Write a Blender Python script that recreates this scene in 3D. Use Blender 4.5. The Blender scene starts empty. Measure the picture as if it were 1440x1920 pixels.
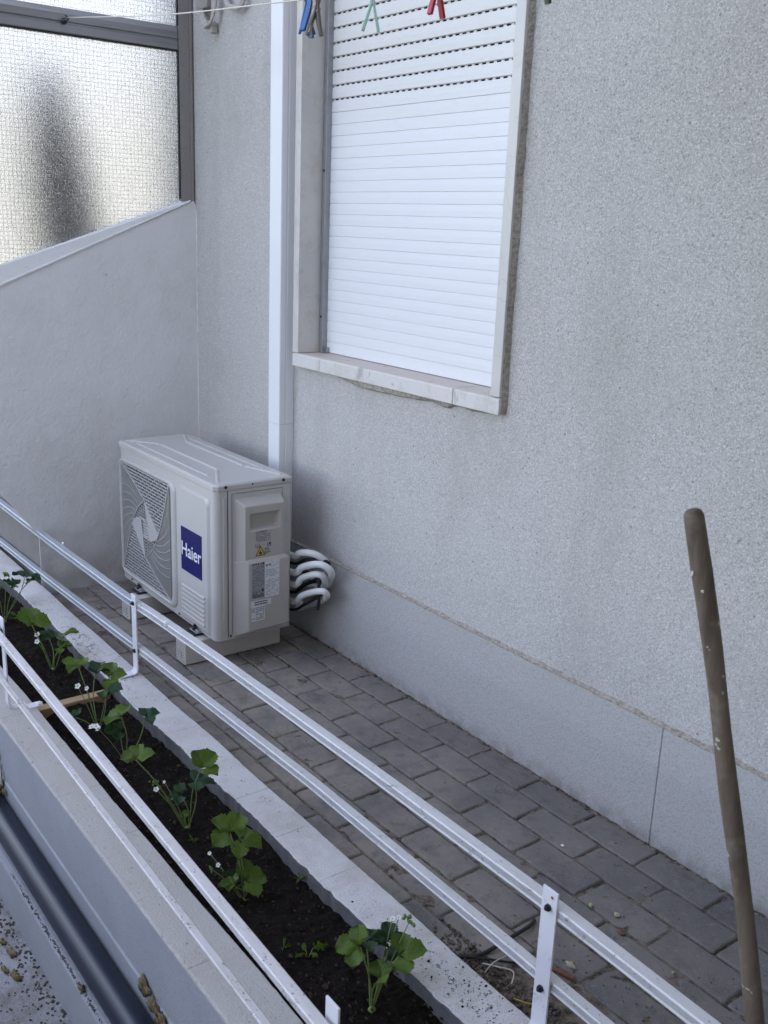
import bpy, bmesh, math, random
from mathutils import Vector, Matrix
from mathutils import noise as mnoise
random.seed(7)
R_ = math.radians
sc = bpy.context.scene
col = sc.collection

# ------------------------------------------------------------------ camera
CP = Vector((3.76688, -1.87553, 1.44730))
CF = Vector((-0.76526734, 0.58292316, -0.27306865)).normalized()
CR = Vector((0.59692668, 0.80140059, 0.03788965)).normalized()
CU = CR.cross(CF).normalized()
FPX = 1874.56
cd = bpy.data.cameras.new('camera'); cam = bpy.data.objects.new('camera', cd); col.objects.link(cam)
cd.sensor_width = 36; cd.sensor_fit = 'AUTO'; cd.lens = FPX/1920*36
cd.clip_start = .05; cd.clip_end = 500
m = Matrix((CR, CU, -CF)).transposed().to_4x4(); m.translation = CP
cam.matrix_world = m
cd.dof.use_dof = True; cd.dof.focus_distance = 2.9; cd.dof.aperture_fstop = 10
sc.camera = cam

# ------------------------------------------------------------------ sky, sun, exposure
SUN_EL, SUN_AZ = R_(48), math.atan2(.95, .30)          # the sun stands behind the house
w = bpy.data.worlds.new('World'); sc.world = w; w.use_nodes = True
nt = w.node_tree; nt.nodes.clear()
sky = nt.nodes.new('ShaderNodeTexSky'); sky.sky_type = 'NISHITA'; sky.sun_disc = False
sky.sun_elevation = SUN_EL; sky.sun_rotation = R_(90) - SUN_AZ
sky.air_density = 1.0; sky.dust_density = 1.2; sky.ozone_density = .7
bg = nt.nodes.new('ShaderNodeBackground'); bg.inputs[1].default_value = .15
wo = nt.nodes.new('ShaderNodeOutputWorld')
hs = nt.nodes.new('ShaderNodeHueSaturation'); hs.inputs['Saturation'].default_value = .62; hs.inputs['Hue'].default_value = .515
nt.links.new(sky.outputs[0], hs.inputs['Color']); nt.links.new(hs.outputs[0], bg.inputs[0]); nt.links.new(bg.outputs[0], wo.inputs[0])
sl = bpy.data.lights.new('sun', 'SUN'); sl.energy = 4; sl.angle = R_(.5); sl.color = (1, .94, .85)
so = bpy.data.objects.new('sun', sl); col.objects.link(so)
sd = Vector((math.cos(SUN_AZ)*math.cos(SUN_EL), math.sin(SUN_AZ)*math.cos(SUN_EL), math.sin(SUN_EL)))
so.rotation_euler = sd.to_track_quat('Z', 'Y').to_euler(); so.location = (0, 4, 9)
sc.view_settings.view_transform = 'Standard'; sc.view_settings.look = 'None'
sc.view_settings.exposure = 2.36
sc.view_settings.gamma = 1

# ------------------------------------------------------------------ helpers
def at(u, v, dep=None, **k):
    D = CF + CR*((u-720)/FPX) - CU*((v-960)/FPX)
    if dep is not None: return CP + D*dep
    (ax, c), = k.items(); i = 'xyz'.index(ax)
    return CP + D*((c-CP[i])/D[i])
def depth(p): return (Vector(p)-CP).dot(CF)

def WM(o):
    return (WM(o.parent) @ o.matrix_parent_inverse @ o.matrix_basis) if o.parent else o.matrix_basis.copy()
class MB:
    def __init__(s): s.v = []; s.f = []; s.m = []; s.sm = []
    def add(s, vs, fs, mi=0, smooth=False):
        o = len(s.v); s.v += [tuple(p) for p in vs]
        for f in fs: s.f.append([i+o for i in f]); s.m.append(mi); s.sm.append(smooth)
        return s
    def box(s, x0, x1, y0, y1, z0, z1, mi=0):
        v = [(x, y, z) for x in (x0, x1) for y in (y0, y1) for z in (z0, z1)]
        return s.add(v, [(0,1,3,2),(4,6,7,5),(0,4,5,1),(2,3,7,6),(0,2,6,4),(1,5,7,3)], mi)
    def obox(s, c, ex, ey, ez, mi=0):           # oriented box: centre and three half vectors
        c, ex, ey, ez = map(Vector, (c, ex, ey, ez))
        v = [c+ex*a+ey*b+ez*d for a in (-1,1) for b in (-1,1) for d in (-1,1)]
        return s.add(v, [(0,1,3,2),(4,6,7,5),(0,4,5,1),(2,3,7,6),(0,2,6,4),(1,5,7,3)], mi)
    def prism(s, poly, a, b, axis='x', mi=0):   # polygon in the other two axes, swept from a to b
        n = len(poly)
        def P(p, t): return {'x': (t, p[0], p[1]), 'y': (p[0], t, p[1]), 'z': (p[0], p[1], t)}[axis]
        v = [P(p, a) for p in poly] + [P(p, b) for p in poly]
        f = [tuple(range(n)), tuple(range(2*n-1, n-1, -1))] + [(i, (i+1) % n, n+(i+1) % n, n+i) for i in range(n)]
        return s.add(v, f, mi)
    def sweep(s, sect, path, mi=0, cap=True):   # section (y,z) swept along a path of points (x, dy, dz)
        n = len(sect); v = []; f = []
        for (x, dy, dz) in path: v += [(x, q[0]+dy, q[1]+dz) for q in sect]
        for k in range(len(path)-1):
            for i in range(n): f.append((k*n+i, k*n+(i+1) % n, (k+1)*n+(i+1) % n, (k+1)*n+i))
        if cap: f += [tuple(range(n)), tuple(range(len(v)-1, len(v)-n-1, -1))]
        return s.add(v, f, mi)
    def tube(s, pts, r, n=10, mi=0, cap=True, closed=False):
        pts = [Vector(p) for p in pts]; rs = r if isinstance(r, (list, tuple)) else [r]*len(pts)
        v = []; f = []; up = None
        for i, p in enumerate(pts):
            a = pts[max(i-1, 0)]; b = pts[min(i+1, len(pts)-1)]
            d = (b-a).normalized()
            if up is None:
                up = Vector((0,0,1)) if abs(d.z) < .9 else Vector((1,0,0))
            x = d.cross(up).normalized(); y = x.cross(d).normalized(); up = y
            for k in range(n):
                t = 2*math.pi*k/n; v.append(p + x*math.cos(t)*rs[i] + y*math.sin(t)*rs[i])
        for i in range(len(pts)-1):
            for k in range(n): f.append((i*n+k, i*n+(k+1) % n, (i+1)*n+(k+1) % n, (i+1)*n+k))
        s.add(v, f, mi, True)
        if cap:
            o = len(s.v)-len(v)
            s.f.append([o+k for k in range(n)][::-1]); s.m.append(mi); s.sm.append(False)
            s.f.append([o+(len(pts)-1)*n+k for k in range(n)]); s.m.append(mi); s.sm.append(False)
        return s
    def blob(s, c, r, sq=(1,1,1), seed=0, rough=.25, mi=0, sub=2):
        bm = bmesh.new(); bmesh.ops.create_icosphere(bm, subdivisions=sub, radius=1)
        rn = random.Random(seed); ph = [rn.uniform(0, 6) for _ in range(6)]
        c = Vector(c); vs = []
        for q in bm.verts:
            p = q.co; k = 1+rough*(math.sin(3*p.x+ph[0])*math.sin(4*p.y+ph[1])+.6*math.sin(7*p.z+ph[2]+3*p.x)+.4*math.sin(9*p.y+ph[3]))*.6
            vs.append(c+Vector((p.x*sq[0], p.y*sq[1], p.z*sq[2]))*r*k)
        fs = [[q.index for q in fc.verts] for fc in bm.faces]; bm.free()
        return s.add(vs, fs, mi, True)
    def build(s, name, mats, parent=None, bevel=0, seg=2, smooth=False):
        me = bpy.data.meshes.new(name); me.from_pydata(s.v, [], s.f)
        for mt in (mats if isinstance(mats, (list, tuple)) else [mats]): me.materials.append(mt)
        for p, mi, sm in zip(me.polygons, s.m, s.sm): p.material_index = mi; p.use_smooth = sm or smooth
        bm = bmesh.new(); bm.from_mesh(me); bmesh.ops.recalc_face_normals(bm, faces=bm.faces); bm.to_mesh(me); bm.free()
        o = bpy.data.objects.new(name, me); col.objects.link(o)
        if parent:
            o.parent = parent; o.matrix_parent_inverse = WM(parent).inverted()
        if bevel:
            b = o.modifiers.new('bevel', 'BEVEL'); b.width = bevel; b.segments = seg; b.limit_method = 'ANGLE'; b.angle_limit = R_(40)
            b.harden_normals = False
        return o
def tag(o, label=None, cat=None, group=None, kind=None):
    for k, x in (('label', label), ('category', cat), ('group', group), ('kind', kind)):
        if x: o[k] = x
    return o
def empty(name, loc, label, cat, group=None):
    o = bpy.data.objects.new(name, None); col.objects.link(o); o.location = loc; o.empty_display_size = .1
    return tag(o, label, cat, group)
def bez(pts, n=8):                              # smooth curve through points (Catmull-Rom)
    pts = [Vector(p) for p in pts]; P = [2*pts[0]-pts[1]] + pts + [2*pts[-1]-pts[-2]]; out = []
    for i in range(1, len(P)-2):
        a, b, c, d = P[i-1:i+3]
        for k in range(n):
            t = k/n; out.append(.5*((2*b)+(c-a)*t+(2*a-5*b+4*c-d)*t*t+(3*b-a-3*c+d)*t**3))
    return out+[pts[-1]]
def lerp_path(keys, x):
    for (a, p), (b, q) in zip(keys, keys[1:]):
        if x <= b: break
    t = (x-a)/(b-a); t = max(-.5, min(1.5, t)); return p+(q-p)*t

# ------------------------------------------------------------------ materials
class Mat:
    def __init__(s, name, base=(.5,.5,.5), rough=.6, metal=0, spec=.5, **k):
        s.m = bpy.data.materials.new(name); s.m.use_nodes = True; s.t = s.m.node_tree; s.n = s.t.nodes
        s.b = s.n['Principled BSDF']; s.b.inputs['Roughness'].default_value = rough; s.b.inputs['Metallic'].default_value = metal
        s.b.inputs['Specular IOR Level'].default_value = spec
        s.b.inputs['Base Color'].default_value = (*base, 1); s.c = None; s.base = base
        s.co = s.n.new('ShaderNodeNewGeometry').outputs['Position']; s.h = None
    def L(s, a, b): s.t.links.new(a, b)
    def scaled(s, sx, sy, sz):
        mp = s.n.new('ShaderNodeMapping'); mp.inputs['Scale'].default_value = (sx, sy, sz); s.L(s.co, mp.inputs[0]); return mp.outputs[0]
    def noise(s, scale, detail=3, rough=.55, co=None, dist=0):
        q = s.n.new('ShaderNodeTexNoise'); q.inputs['Scale'].default_value = scale; q.inputs['Detail'].default_value = detail
        q.inputs['Roughness'].default_value = rough; q.inputs['Distortion'].default_value = dist; s.L(co or s.co, q.inputs['Vector']); return q.outputs[0]
    def vor(s, scale, feat='F1', co=None, out=0, rnd=1):
        q = s.n.new('ShaderNodeTexVoronoi'); q.feature = feat; q.inputs['Scale'].default_value = scale; q.inputs['Randomness'].default_value = rnd
        s.L(co or s.co, q.inputs['Vector']); return q.outputs[out]
    def rng(s, x, a, b, c=0, d=1, clamp=True):
        q = s.n.new('ShaderNodeMapRange'); q.clamp = clamp
        for i, val in enumerate((a, b, c, d)): q.inputs[1+i].default_value = val
        s.L(x, q.inputs[0]); return q.outputs[0]
    def math(s, op, a, b=None):
        q = s.n.new('ShaderNodeMath'); q.operation = op
        for i, x in enumerate((a, b)):
            if x is None: continue
            if isinstance(x, (int, float)): q.inputs[i].default_value = x
            else: s.L(x, q.inputs[i])
        return q.outputs[0]
    def sep(s, co=None):
        q = s.n.new('ShaderNodeSeparateXYZ'); s.L(co or s.co, q.inputs[0]); return q.outputs
    def mix(s, fac, colr):                       # lay a colour over what is there
        q = s.n.new('ShaderNodeMix'); q.data_type = 'RGBA'
        if isinstance(fac, (int, float)): q.inputs[0].default_value = fac
        else: s.L(fac, q.inputs[0])
        if s.c is None: q.inputs[6].default_value = (*s.base, 1)
        else: s.L(s.c, q.inputs[6])
        if hasattr(colr, 'links'): s.L(colr, q.inputs[7])
        else: q.inputs[7].default_value = (*colr, 1)
        s.c = q.outputs[2]; s.L(s.c, s.b.inputs['Base Color']); return s
    def bump(s, h, strength=.5, dist=.003):
        q = s.n.new('ShaderNodeBump'); q.inputs['Strength'].default_value = strength; q.inputs['Distance'].default_value = dist
        s.L(h, q.inputs['Height'])
        if s.h: s.L(s.h, q.inputs['Normal'])
        s.h = q.outputs[0]; s.L(s.h, s.b.inputs['Normal']); return s
    def rough(s, x): s.L(x, s.b.inputs['Roughness']); return s

# rough-cast render of the house wall: light grains with dark pits
M_ = Mat('render_rough', (.50, .49, .47), .95, spec=.15)
g = M_.noise(150, 3, .75); gf = M_.noise(300, 2, .6); g2 = M_.noise(38, 3, .6)
sx = M_.sep()
coarse = M_.rng(M_.math('ADD', M_.math('ADD', M_.math('MULTIPLY', sx[0], .30), M_.math('MULTIPLY', sx[2], .22)), M_.math('MULTIPLY', M_.noise(2.2, 4, .6), .9)), .85, 1.95, .30, 1)
M_.mix(M_.math('MULTIPLY', M_.rng(M_.noise(6, 5, .65), .38, .68), .30), (.43, .42, .41))
q = M_.n.new('ShaderNodeSeparateColor'); M_.L(M_.vor(360, out=1), q.inputs[0]); q2 = M_.n.new('ShaderNodeSeparateColor'); M_.L(M_.vor(250, out=1), q2.inputs[0])
M_.mix(M_.math('MULTIPLY', M_.rng(coarse, .5, 1), .75), (.41, .385, .35))
M_.mix(M_.math('MULTIPLY', M_.rng(q.outputs[0], .55, .95), M_.math('MULTIPLY', coarse, .60)), (.25, .24, .225))
M_.mix(M_.math('MULTIPLY', M_.rng(q2.outputs[1], .80, .97), M_.math('MULTIPLY', coarse, .58)), (.18, .17, .16))
M_.mix(M_.math('MULTIPLY', M_.rng(q.outputs[1], .66, .95), .5), (.76, .74, .70))
M_.mix(M_.rng(M_.vor(22), .085, .05, 0, .6), (.13, .12, .11))
M_.mix(M_.math('MULTIPLY', M_.rng(M_.noise(2.4, 5, .7, M_.scaled(1.6, 1, .6)), .50, .74), .45), (.34, .32, .29))
M_.bump(q.outputs[2], .35, .0022); M_.bump(g, .45, .004); M_.bump(g2, .25, .006)
render_rough = M_.m

M_ = Mat('render_plinth', (.47, .465, .455), .9, spec=.2)
M_.mix(M_.math('MULTIPLY', M_.rng(M_.noise(190, 3, .7), .50, .36), .45), (.25, .245, .24))
q = M_.n.new('ShaderNodeSeparateColor'); M_.L(M_.vor(300, out=1), q.inputs[0]); M_.mix(M_.math('MULTIPLY', M_.rng(q.outputs[0], .6, .98), .35), (.27, .265, .26))
M_.mix(M_.rng(M_.vor(30), .07, .04, 0, .5), (.2, .19, .18))
M_.mix(M_.math('MULTIPLY', M_.rng(M_.noise(4, 4, .65), .5, .75), .4), (.41, .39, .36))
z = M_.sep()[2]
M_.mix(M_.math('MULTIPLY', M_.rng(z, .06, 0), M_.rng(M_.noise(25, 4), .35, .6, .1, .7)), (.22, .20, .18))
M_.bump(M_.noise(300, 2, .6), .55, .002); M_.bump(M_.noise(60, 3), .3, .004)
render_plinth = M_.m

M_ = Mat('render_parapet', (.74, .74, .73), .85, spec=.3)
M_.mix(M_.math('MULTIPLY', M_.rng(M_.noise(3, 4, .65), .45, .7), .5), (.62, .61, .58))
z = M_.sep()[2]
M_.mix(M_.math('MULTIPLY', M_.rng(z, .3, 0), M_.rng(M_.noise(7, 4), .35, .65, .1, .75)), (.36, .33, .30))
M_.mix(M_.rng(M_.vor(5.5), .035, .02, 0, .35), (.2, .18, .16))
M_.bump(M_.noise(70, 3, .6, dist=.8), .5, .004); M_.bump(M_.noise(14, 3, .6), .4, .012); M_.bump(M_.noise(350, 2), .25, .001)
render_parapet = M_.m

M_ = Mat('render_stained_shaded', (.25, .24, .225), .9, spec=.2)  # stained render, base darkened further so the return wall reads as shaded
M_.mix(M_.rng(M_.noise(8, 4, .65), .4, .7, 0, .6), (.19, .175, .155)); M_.bump(M_.noise(90, 3, .6), .5, .003); render_dirty_shaded = M_.m
M_ = Mat('sandy_mortar', (.44, .405, .35), .95, spec=.1)
M_.mix(M_.rng(M_.noise(90, 4, .7), .42, .62), (.27, .24, .20)); M_.mix(M_.rng(M_.noise(260, 2), .55, .7, 0, .6), (.52, .47, .40))
M_.bump(M_.noise(180, 3), 1, .004); sandy = M_.m

M_ = Mat('marble', (.60, .58, .54), .35)
v = M_.noise(3, 4, .5, M_.scaled(1, 1, 1.3), .8)
M_.mix(M_.rng(v, .42, .6, 0, .6), (.52, .515, .50)); M_.mix(M_.math('MULTIPLY', M_.rng(M_.math('ABSOLUTE', M_.math('SUBTRACT', v, .55)), .006, 0), .35), (.36, .36, .36))
M_.mix(M_.math('MULTIPLY', M_.rng(M_.noise(14, 4, .7), .52, .72), .5), (.46, .40, .32))
M_.bump(M_.noise(40, 3), .1, .001); marble = M_.m
M_ = Mat('marble_weathered', (.64, .62, .585), .5)
nz = M_.n.new('ShaderNodeNewGeometry').outputs['Normal']; q = M_.n.new('ShaderNodeSeparateXYZ'); M_.L(nz, q.inputs[0])
M_.mix(M_.rng(q.outputs[2], .6, .95, 0, .85), (.50, .435, .36))
v = M_.noise(7, 4, .5, M_.scaled(1, 1, 1), 1.2)
M_.mix(M_.math('MULTIPLY', M_.rng(M_.noise(10, 4, .7), .5, .68), .55), (.44, .39, .33))
M_.mix(M_.math('MULTIPLY', M_.rng(M_.math('ABSOLUTE', M_.math('SUBTRACT', v, .52)), .006, 0), .15), (.36, .35, .35))
stk = M_.noise(22, 2, .5, M_.scaled(1, 1, .35)); M_.mix(M_.rng(stk, .68, .71, 0, .5), (.30, .29, .29))
M_.mix(M_.rng(M_.noise(30, 4, .75), .66, .72, 0, .75), (.17, .14, .12)); M_.mix(M_.rng(M_.noise(11, 2, .5), .69, .72, 0, .7), (.42, .26, .09))
M_.bump(M_.noise(70, 3), .2, .002); marble_w = M_.m

M_ = Mat('white_pvc', (.80, .81, .83), .28); M_.mix(M_.math('MULTIPLY', M_.rng(M_.noise(3, 3), .4, .7), .15), (.70, .71, .72)); pvc = M_.m
M_ = Mat('shutter_white', (.74, .745, .76), .42)
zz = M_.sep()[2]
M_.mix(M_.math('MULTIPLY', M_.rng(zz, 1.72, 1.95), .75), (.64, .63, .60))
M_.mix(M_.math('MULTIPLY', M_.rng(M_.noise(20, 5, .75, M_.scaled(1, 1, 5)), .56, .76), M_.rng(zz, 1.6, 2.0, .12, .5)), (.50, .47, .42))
M_.bump(M_.noise(60, 2, .5, M_.scaled(.15, 1, 4)), .08, .001); shutter = M_.m
shutter_dark = Mat('shutter_slot', (.02, .02, .02), .9).m
M_ = Mat('aluminium_grey', (.36, .37, .39), .45, .6)
M_.mix(M_.rng(M_.noise(30, 4), .5, .7, 0, .4), (.26, .25, .24)); alu_grey = M_.m
M_ = Mat('frame_weathered', (.27, .255, .245), .6, .2)
M_.mix(M_.rng(M_.noise(25, 4, .7), .42, .66, 0, .7), (.30, .265, .235)); M_.mix(M_.rng(M_.noise(60, 3, .7), .6, .72, 0, .6), (.13, .11, .10))
M_.bump(M_.noise(200, 2), .2, .001); frame_m = M_.m
M_ = Mat('frame_aluminium', (.34, .345, .36), .42, .75)
M_.mix(M_.rng(M_.noise(12, 4, .7, M_.scaled(1, .2, 3)), .45, .7, 0, .6), (.22, .21, .20)); frame_al = M_.m
black = Mat('black_rubber', (.015, .015, .016), .6).m

M_ = Mat('paver_concrete', (.125, .118, .113), .85, spec=.3)
gi = M_.n.new('ShaderNodeNewGeometry').outputs['Random Per Island']; sx = M_.sep()
M_.mix(M_.rng(gi, 0, 1, 0, .7), (.185, .176, .168)); M_.mix(M_.rng(M_.math('FRACT', M_.math('MULTIPLY', gi, 7.13)), .5, 1, 0, .6), (.095, .095, .102))
dust = M_.rng(M_.math('ADD', M_.math('MULTIPLY', sx[0], .42), M_.math('MULTIPLY', sx[1], 1.0)), 1.05, .15, .22, 1)
M_.mix(M_.math('MULTIPLY', M_.rng(M_.noise(4.5, 5, .7), .30, .60), M_.math('MULTIPLY', dust, .95)), (.29, .255, .215))
M_.mix(M_.math('MULTIPLY', M_.rng(M_.noise(16, 5, .75), .50, .70), .6), (.085, .08, .075))
M_.mix(M_.math('MULTIPLY', M_.rng(M_.noise(28, 5, .8), .56, .72), .5), (.30, .285, .265))
M_.mix(M_.rng(M_.noise(480, 2), .58, .70, 0, .5), (.33, .315, .30)); M_.mix(M_.rng(M_.noise(420, 2), .38, .28, 0, .6), (.06, .06, .06))
M_.bump(M_.noise(260, 4, .65), .45, .0018); M_.bump(M_.noise(30, 4, .6), .4, .003); paver = M_.m
M_ = Mat('joint_sand', (.22, .185, .145), .95, spec=.1)
M_.mix(M_.rng(M_.noise(40, 5, .75), .42, .62), (.065, .055, .045)); M_.mix(M_.rng(M_.noise(260, 3), .58, .68, 0, .6), (.34, .29, .23))
M_.bump(M_.noise(230, 4, .7), 1, .004); sand = M_.m

def kerb_mat(name, base, specks, jlen, joff, dirt):
    M_ = Mat(name, base, .85, spec=.25)
    X = M_.sep()[0]; fr = M_.math('FRACT', M_.math('ADD', M_.math('MULTIPLY', X, 1/jlen), joff))
    wob = M_.math('ADD', fr, M_.math('MULTIPLY', M_.math('SUBTRACT', M_.noise(60, 2), .5), .03))
    j = M_.rng(M_.math('ABSOLUTE', M_.math('SUBTRACT', wob, .5)), .012, .004)
    M_.mix(M_.math('MULTIPLY', M_.rng(M_.noise(6, 5, .7), .45, .68), dirt), (.42, .36, .30))
    M_.mix(M_.math('MULTIPLY', j, M_.rng(M_.noise(13, 2), .42, .55, .05, .55)), (.28, .26, .25))
    sp = M_.vor(120); M_.mix(M_.math('MULTIPLY', M_.rng(sp, .20, .12), M_.rng(M_.noise(7, 3, .7), .50, .66, specks*.4, 1)), (.06, .05, .045))
    M_.mix(M_.math('MULTIPLY', M_.rng(M_.vor(38), .15, .09), specks), (.05, .042, .038))
    M_.mix(M_.math('MULTIPLY', M_.rng(M_.noise(45, 5, .8), .60, .70), M_.rng(M_.noise(3.1, 2, .6), .50, .62)), (.13, .11, .09))
    if dirt > .4:
        for (sx, sy, rx, ry, cc_, lo_, hi_, am) in ((.60, -.762, .16, .035, (.085, .075, .065), .50, .60, .8), (.86, -.785, .13, .022, (.30, .20, .14), .40, .62, .75), (1.06, -.775, .10, .02, (.34, .24, .17), .5, .62, .5), (2.62, -.76, .16, .04, (.05, .04, .035), .60, .66, .9)):
            dx = M_.math('DIVIDE', M_.math('SUBTRACT', X, sx), rx); dy = M_.math('DIVIDE', M_.math('SUBTRACT', M_.sep()[1], sy), ry)
            r2 = M_.math('ADD', M_.math('MULTIPLY', dx, dx), M_.math('MULTIPLY', dy, dy))
            M_.mix(M_.math('MULTIPLY', M_.math('MULTIPLY', M_.rng(r2, 1.6, .2), M_.rng(M_.noise(70, 4, .75), lo_, hi_)), am), cc_)
    M_.bump(M_.noise(230, 3, .65), .9, .004); M_.bump(M_.noise(60, 2), .3, .003); M_.bump(M_.math('SUBTRACT', 1.0, j), .25, .002)
    return M_.m
kerb_white = kerb_mat('kerb_white_paint', (.66, .65, .63), .12, .2, .65, .5)
kerb_grey = kerb_mat('kerb_cream_paint', (.52, .50, .47), .12, .245, .3, .25)
M_ = Mat('kerb_bare_concrete', (.15, .15, .155), .9, spec=.2); M_.mix(M_.rng(M_.noise(18, 4, .7), .4, .7, 0, .7), (.09, .088, .085)); M_.bump(M_.noise(150, 3), .5, .003); kerb_bare = M_.m
M_ = Mat('planter_side_paint', (.37, .385, .405), .75, spec=.3)
M_.mix(M_.rng(M_.noise(5, 4, .6), .35, .65, 0, .5), (.29, .305, .335)); M_.mix(M_.rng(M_.vor(40), .07, .04, 0, .5), (.15, .14, .12))
M_.bump(M_.noise(220, 3, .7), .6, .003); M_.bump(M_.noise(10, 3, .5, M_.scaled(.4, 1, 1)), .3, .008); M_.mix(M_.math('MULTIPLY', M_.rng(M_.noise(120, 3, .7), .5, .62), .3), (.26, .27, .29)); side_paint = M_.m
M_ = Mat('potting_soil', (.014, .011, .009), 1, spec=.1)
M_.mix(M_.rng(M_.noise(140, 4, .75), .52, .72, 0, .8), (.045, .032, .024)); M_.mix(M_.rng(M_.vor(170), .16, .10, 0, .5), (.10, .08, .06))
M_.bump(M_.noise(150, 4, .75), 1, .008); soil_m = M_.m
M_ = Mat('lower_concrete', (.33, .33, .34), .9, spec=.2)
M_.mix(M_.rng(M_.noise(9, 5, .75), .42, .62, 0, .85), (.19, .175, .16)); M_.mix(M_.rng(M_.vor(140), .22, .14, 0, .6), (.05, .045, .04))
M_.mix(M_.rng(M_.vor(45), .09, .06, 0, .8), (.05, .045, .04)); M_.bump(M_.noise(240, 4), .7, .003); lower_m = M_.m

M_ = Mat('rail_aluminium', (.66, .655, .65), .48, .2)
M_.mix(M_.rng(M_.noise(26, 5, .75, M_.scaled(.35, 1, 1)), .46, .70, 0, .45), (.47, .44, .41))
M_.mix(M_.rng(M_.noise(70, 4, .8, M_.scaled(.5, 1, 1)), .60, .68, 0, .75), (.17, .15, .13)); M_.mix(M_.rng(M_.vor(60), .12, .07, 0, .7), (.12, .10, .09))
M_.bump(M_.noise(160, 3), .15, .001); rail_m = M_.m
M_ = Mat('rail_weathered', (.66, .64, .625), .45, .12)
M_.mix(M_.rng(M_.noise(26, 5, .75, M_.scaled(.35, 1, 1)), .42, .66, 0, .55), (.50, .455, .425))
M_.mix(M_.rng(M_.noise(60, 4, .8, M_.scaled(.5, 1, 1)), .575, .66, 0, .75), (.20, .17, .15)); M_.mix(M_.rng(M_.vor(55), .13, .07, 0, .8), (.10, .085, .075))
M_.bump(M_.noise(120, 3), .25, .0015); rail_old = M_.m
M_ = Mat('rail_cool_light', (.48, .51, .55), .42, .35)  # bluer copy of the rail metal, cool light put into its colour
M_.mix(M_.rng(M_.noise(10, 4, .7, M_.scaled(.3, 1, 1)), .4, .7, 0, .5), (.62, .63, .64)); M_.mix(M_.rng(M_.noise(70, 4, .8), .66, .72, 0, .5), (.2, .18, .16)); rail_cool = M_.m
M_ = Mat('post_white_paint', (.74, .74, .76), .35)
M_.mix(M_.rng(M_.noise(50, 4, .75), .60, .68, 0, .5), (.40, .37, .34)); M_.mix(M_.rng(M_.vor(28), .08, .05, 0, .8), (.07, .06, .06)); post_m = M_.m
M_ = Mat('bolt_steel', (.05, .05, .055), .4, .7); bolt_m = M_.m
rust = Mat('rust', (.32, .11, .03), .9).m
M_ = Mat('bare_wood', (.40, .27, .15), .75)
M_.mix(M_.rng(M_.noise(14, 4, .65, M_.scaled(4, .6, 4)), .4, .65, 0, .7), (.27, .17, .09)); M_.bump(M_.noise(30, 3, .6, M_.scaled(5, .4, 5)), .3, .002); wood_m = M_.m
M_ = Mat('tool_wood', (.145, .112, .080), .75)
M_.mix(M_.rng(M_.noise(26, 4, .7, M_.scaled(1, 1, .12)), .42, .62, 0, .8), (.060, .043, .030)); M_.mix(M_.rng(M_.noise(10, 4, .7), .52, .70, 0, .6), (.27, .22, .165))
M_.mix(M_.rng(M_.noise(38, 3, .6), .665, .675, 0, .8), (.50, .47, .40)); M_.mix(M_.rng(M_.noise(40, 3), .72, .74, 0, .8), (.05, .03, .02))
M_.bump(M_.noise(60, 3, .6, M_.scaled(1, 1, .15)), .35, .0015); stick_m = M_.m
M_ = Mat('pipe_plastic', (.010, .014, .024), .36, spec=.5)
M_.mix(M_.rng(M_.noise(90, 3), .68, .74, 0, .3), (.10, .10, .10)); M_.b.inputs['Specular Tint'].default_value = (.42, .55, 1, 1); pipe_m = M_.m  # blue specular tint put in for the sky's reflection
M_ = Mat('ochre_foam', (.21, .165, .09), .9, spec=.2); M_.mix(M_.rng(M_.noise(50, 4, .7), .4, .65), (.11, .085, .04)); M_.bump(M_.noise(90, 3), .8, .004); foam = M_.m
M_ = Mat('unit_paint', (.49, .48, .455), .33, spec=.5); M_.mix(M_.rng(M_.noise(6, 3), .45, .7, 0, .3), (.45, .44, .415)); M_.bump(M_.noise(500, 1), .04, .0005); unit_m = M_.m
unit_plastic = Mat('unit_plastic', (.43, .405, .37), .42).m
grille_m = Mat('grille_plastic', (.43, .425, .415), .45).m
inner_m = Mat('unit_interior', (.018, .02, .024), .7).m
navy = Mat('logo_navy', (.004, .004, .105), .45, spec=.25).m
white = Mat('print_white', (.78, .78, .80), .5).m
label_w = Mat('label_white', (.66, .67, .70), .45).m
label_g = Mat('label_silver', (.30, .315, .33), .4, .2).m
ink = Mat('print_black', (.03, .03, .035), .6).m
ink_g = Mat('print_grey', (.17, .17, .18), .6).m
ink_soft = Mat('print_faint', (.33, .34, .38), .6).m
yellow = Mat('print_yellow', (.62, .40, .03), .5).m
M_ = Mat('stand_plastic', (.57, .545, .50), .5); M_.mix(M_.rng(M_.noise(12, 3), .45, .7, 0, .4), (.50, .475, .43)); stand_m = M_.m
M_ = Mat('pipe_foam', (.72, .72, .71), .6); X = M_.sep(); M_.bump(M_.noise(80, 2), .12, .002); foamw = M_.m
M_ = Mat('cable_grey', (.42, .40, .37), .6); M_.mix(M_.rng(M_.noise(60, 3), .5, .7, 0, .6), (.25, .22, .18)); cable_g = M_.m
cord_m = Mat('line_cord', (.62, .58, .50), .7).m

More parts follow.
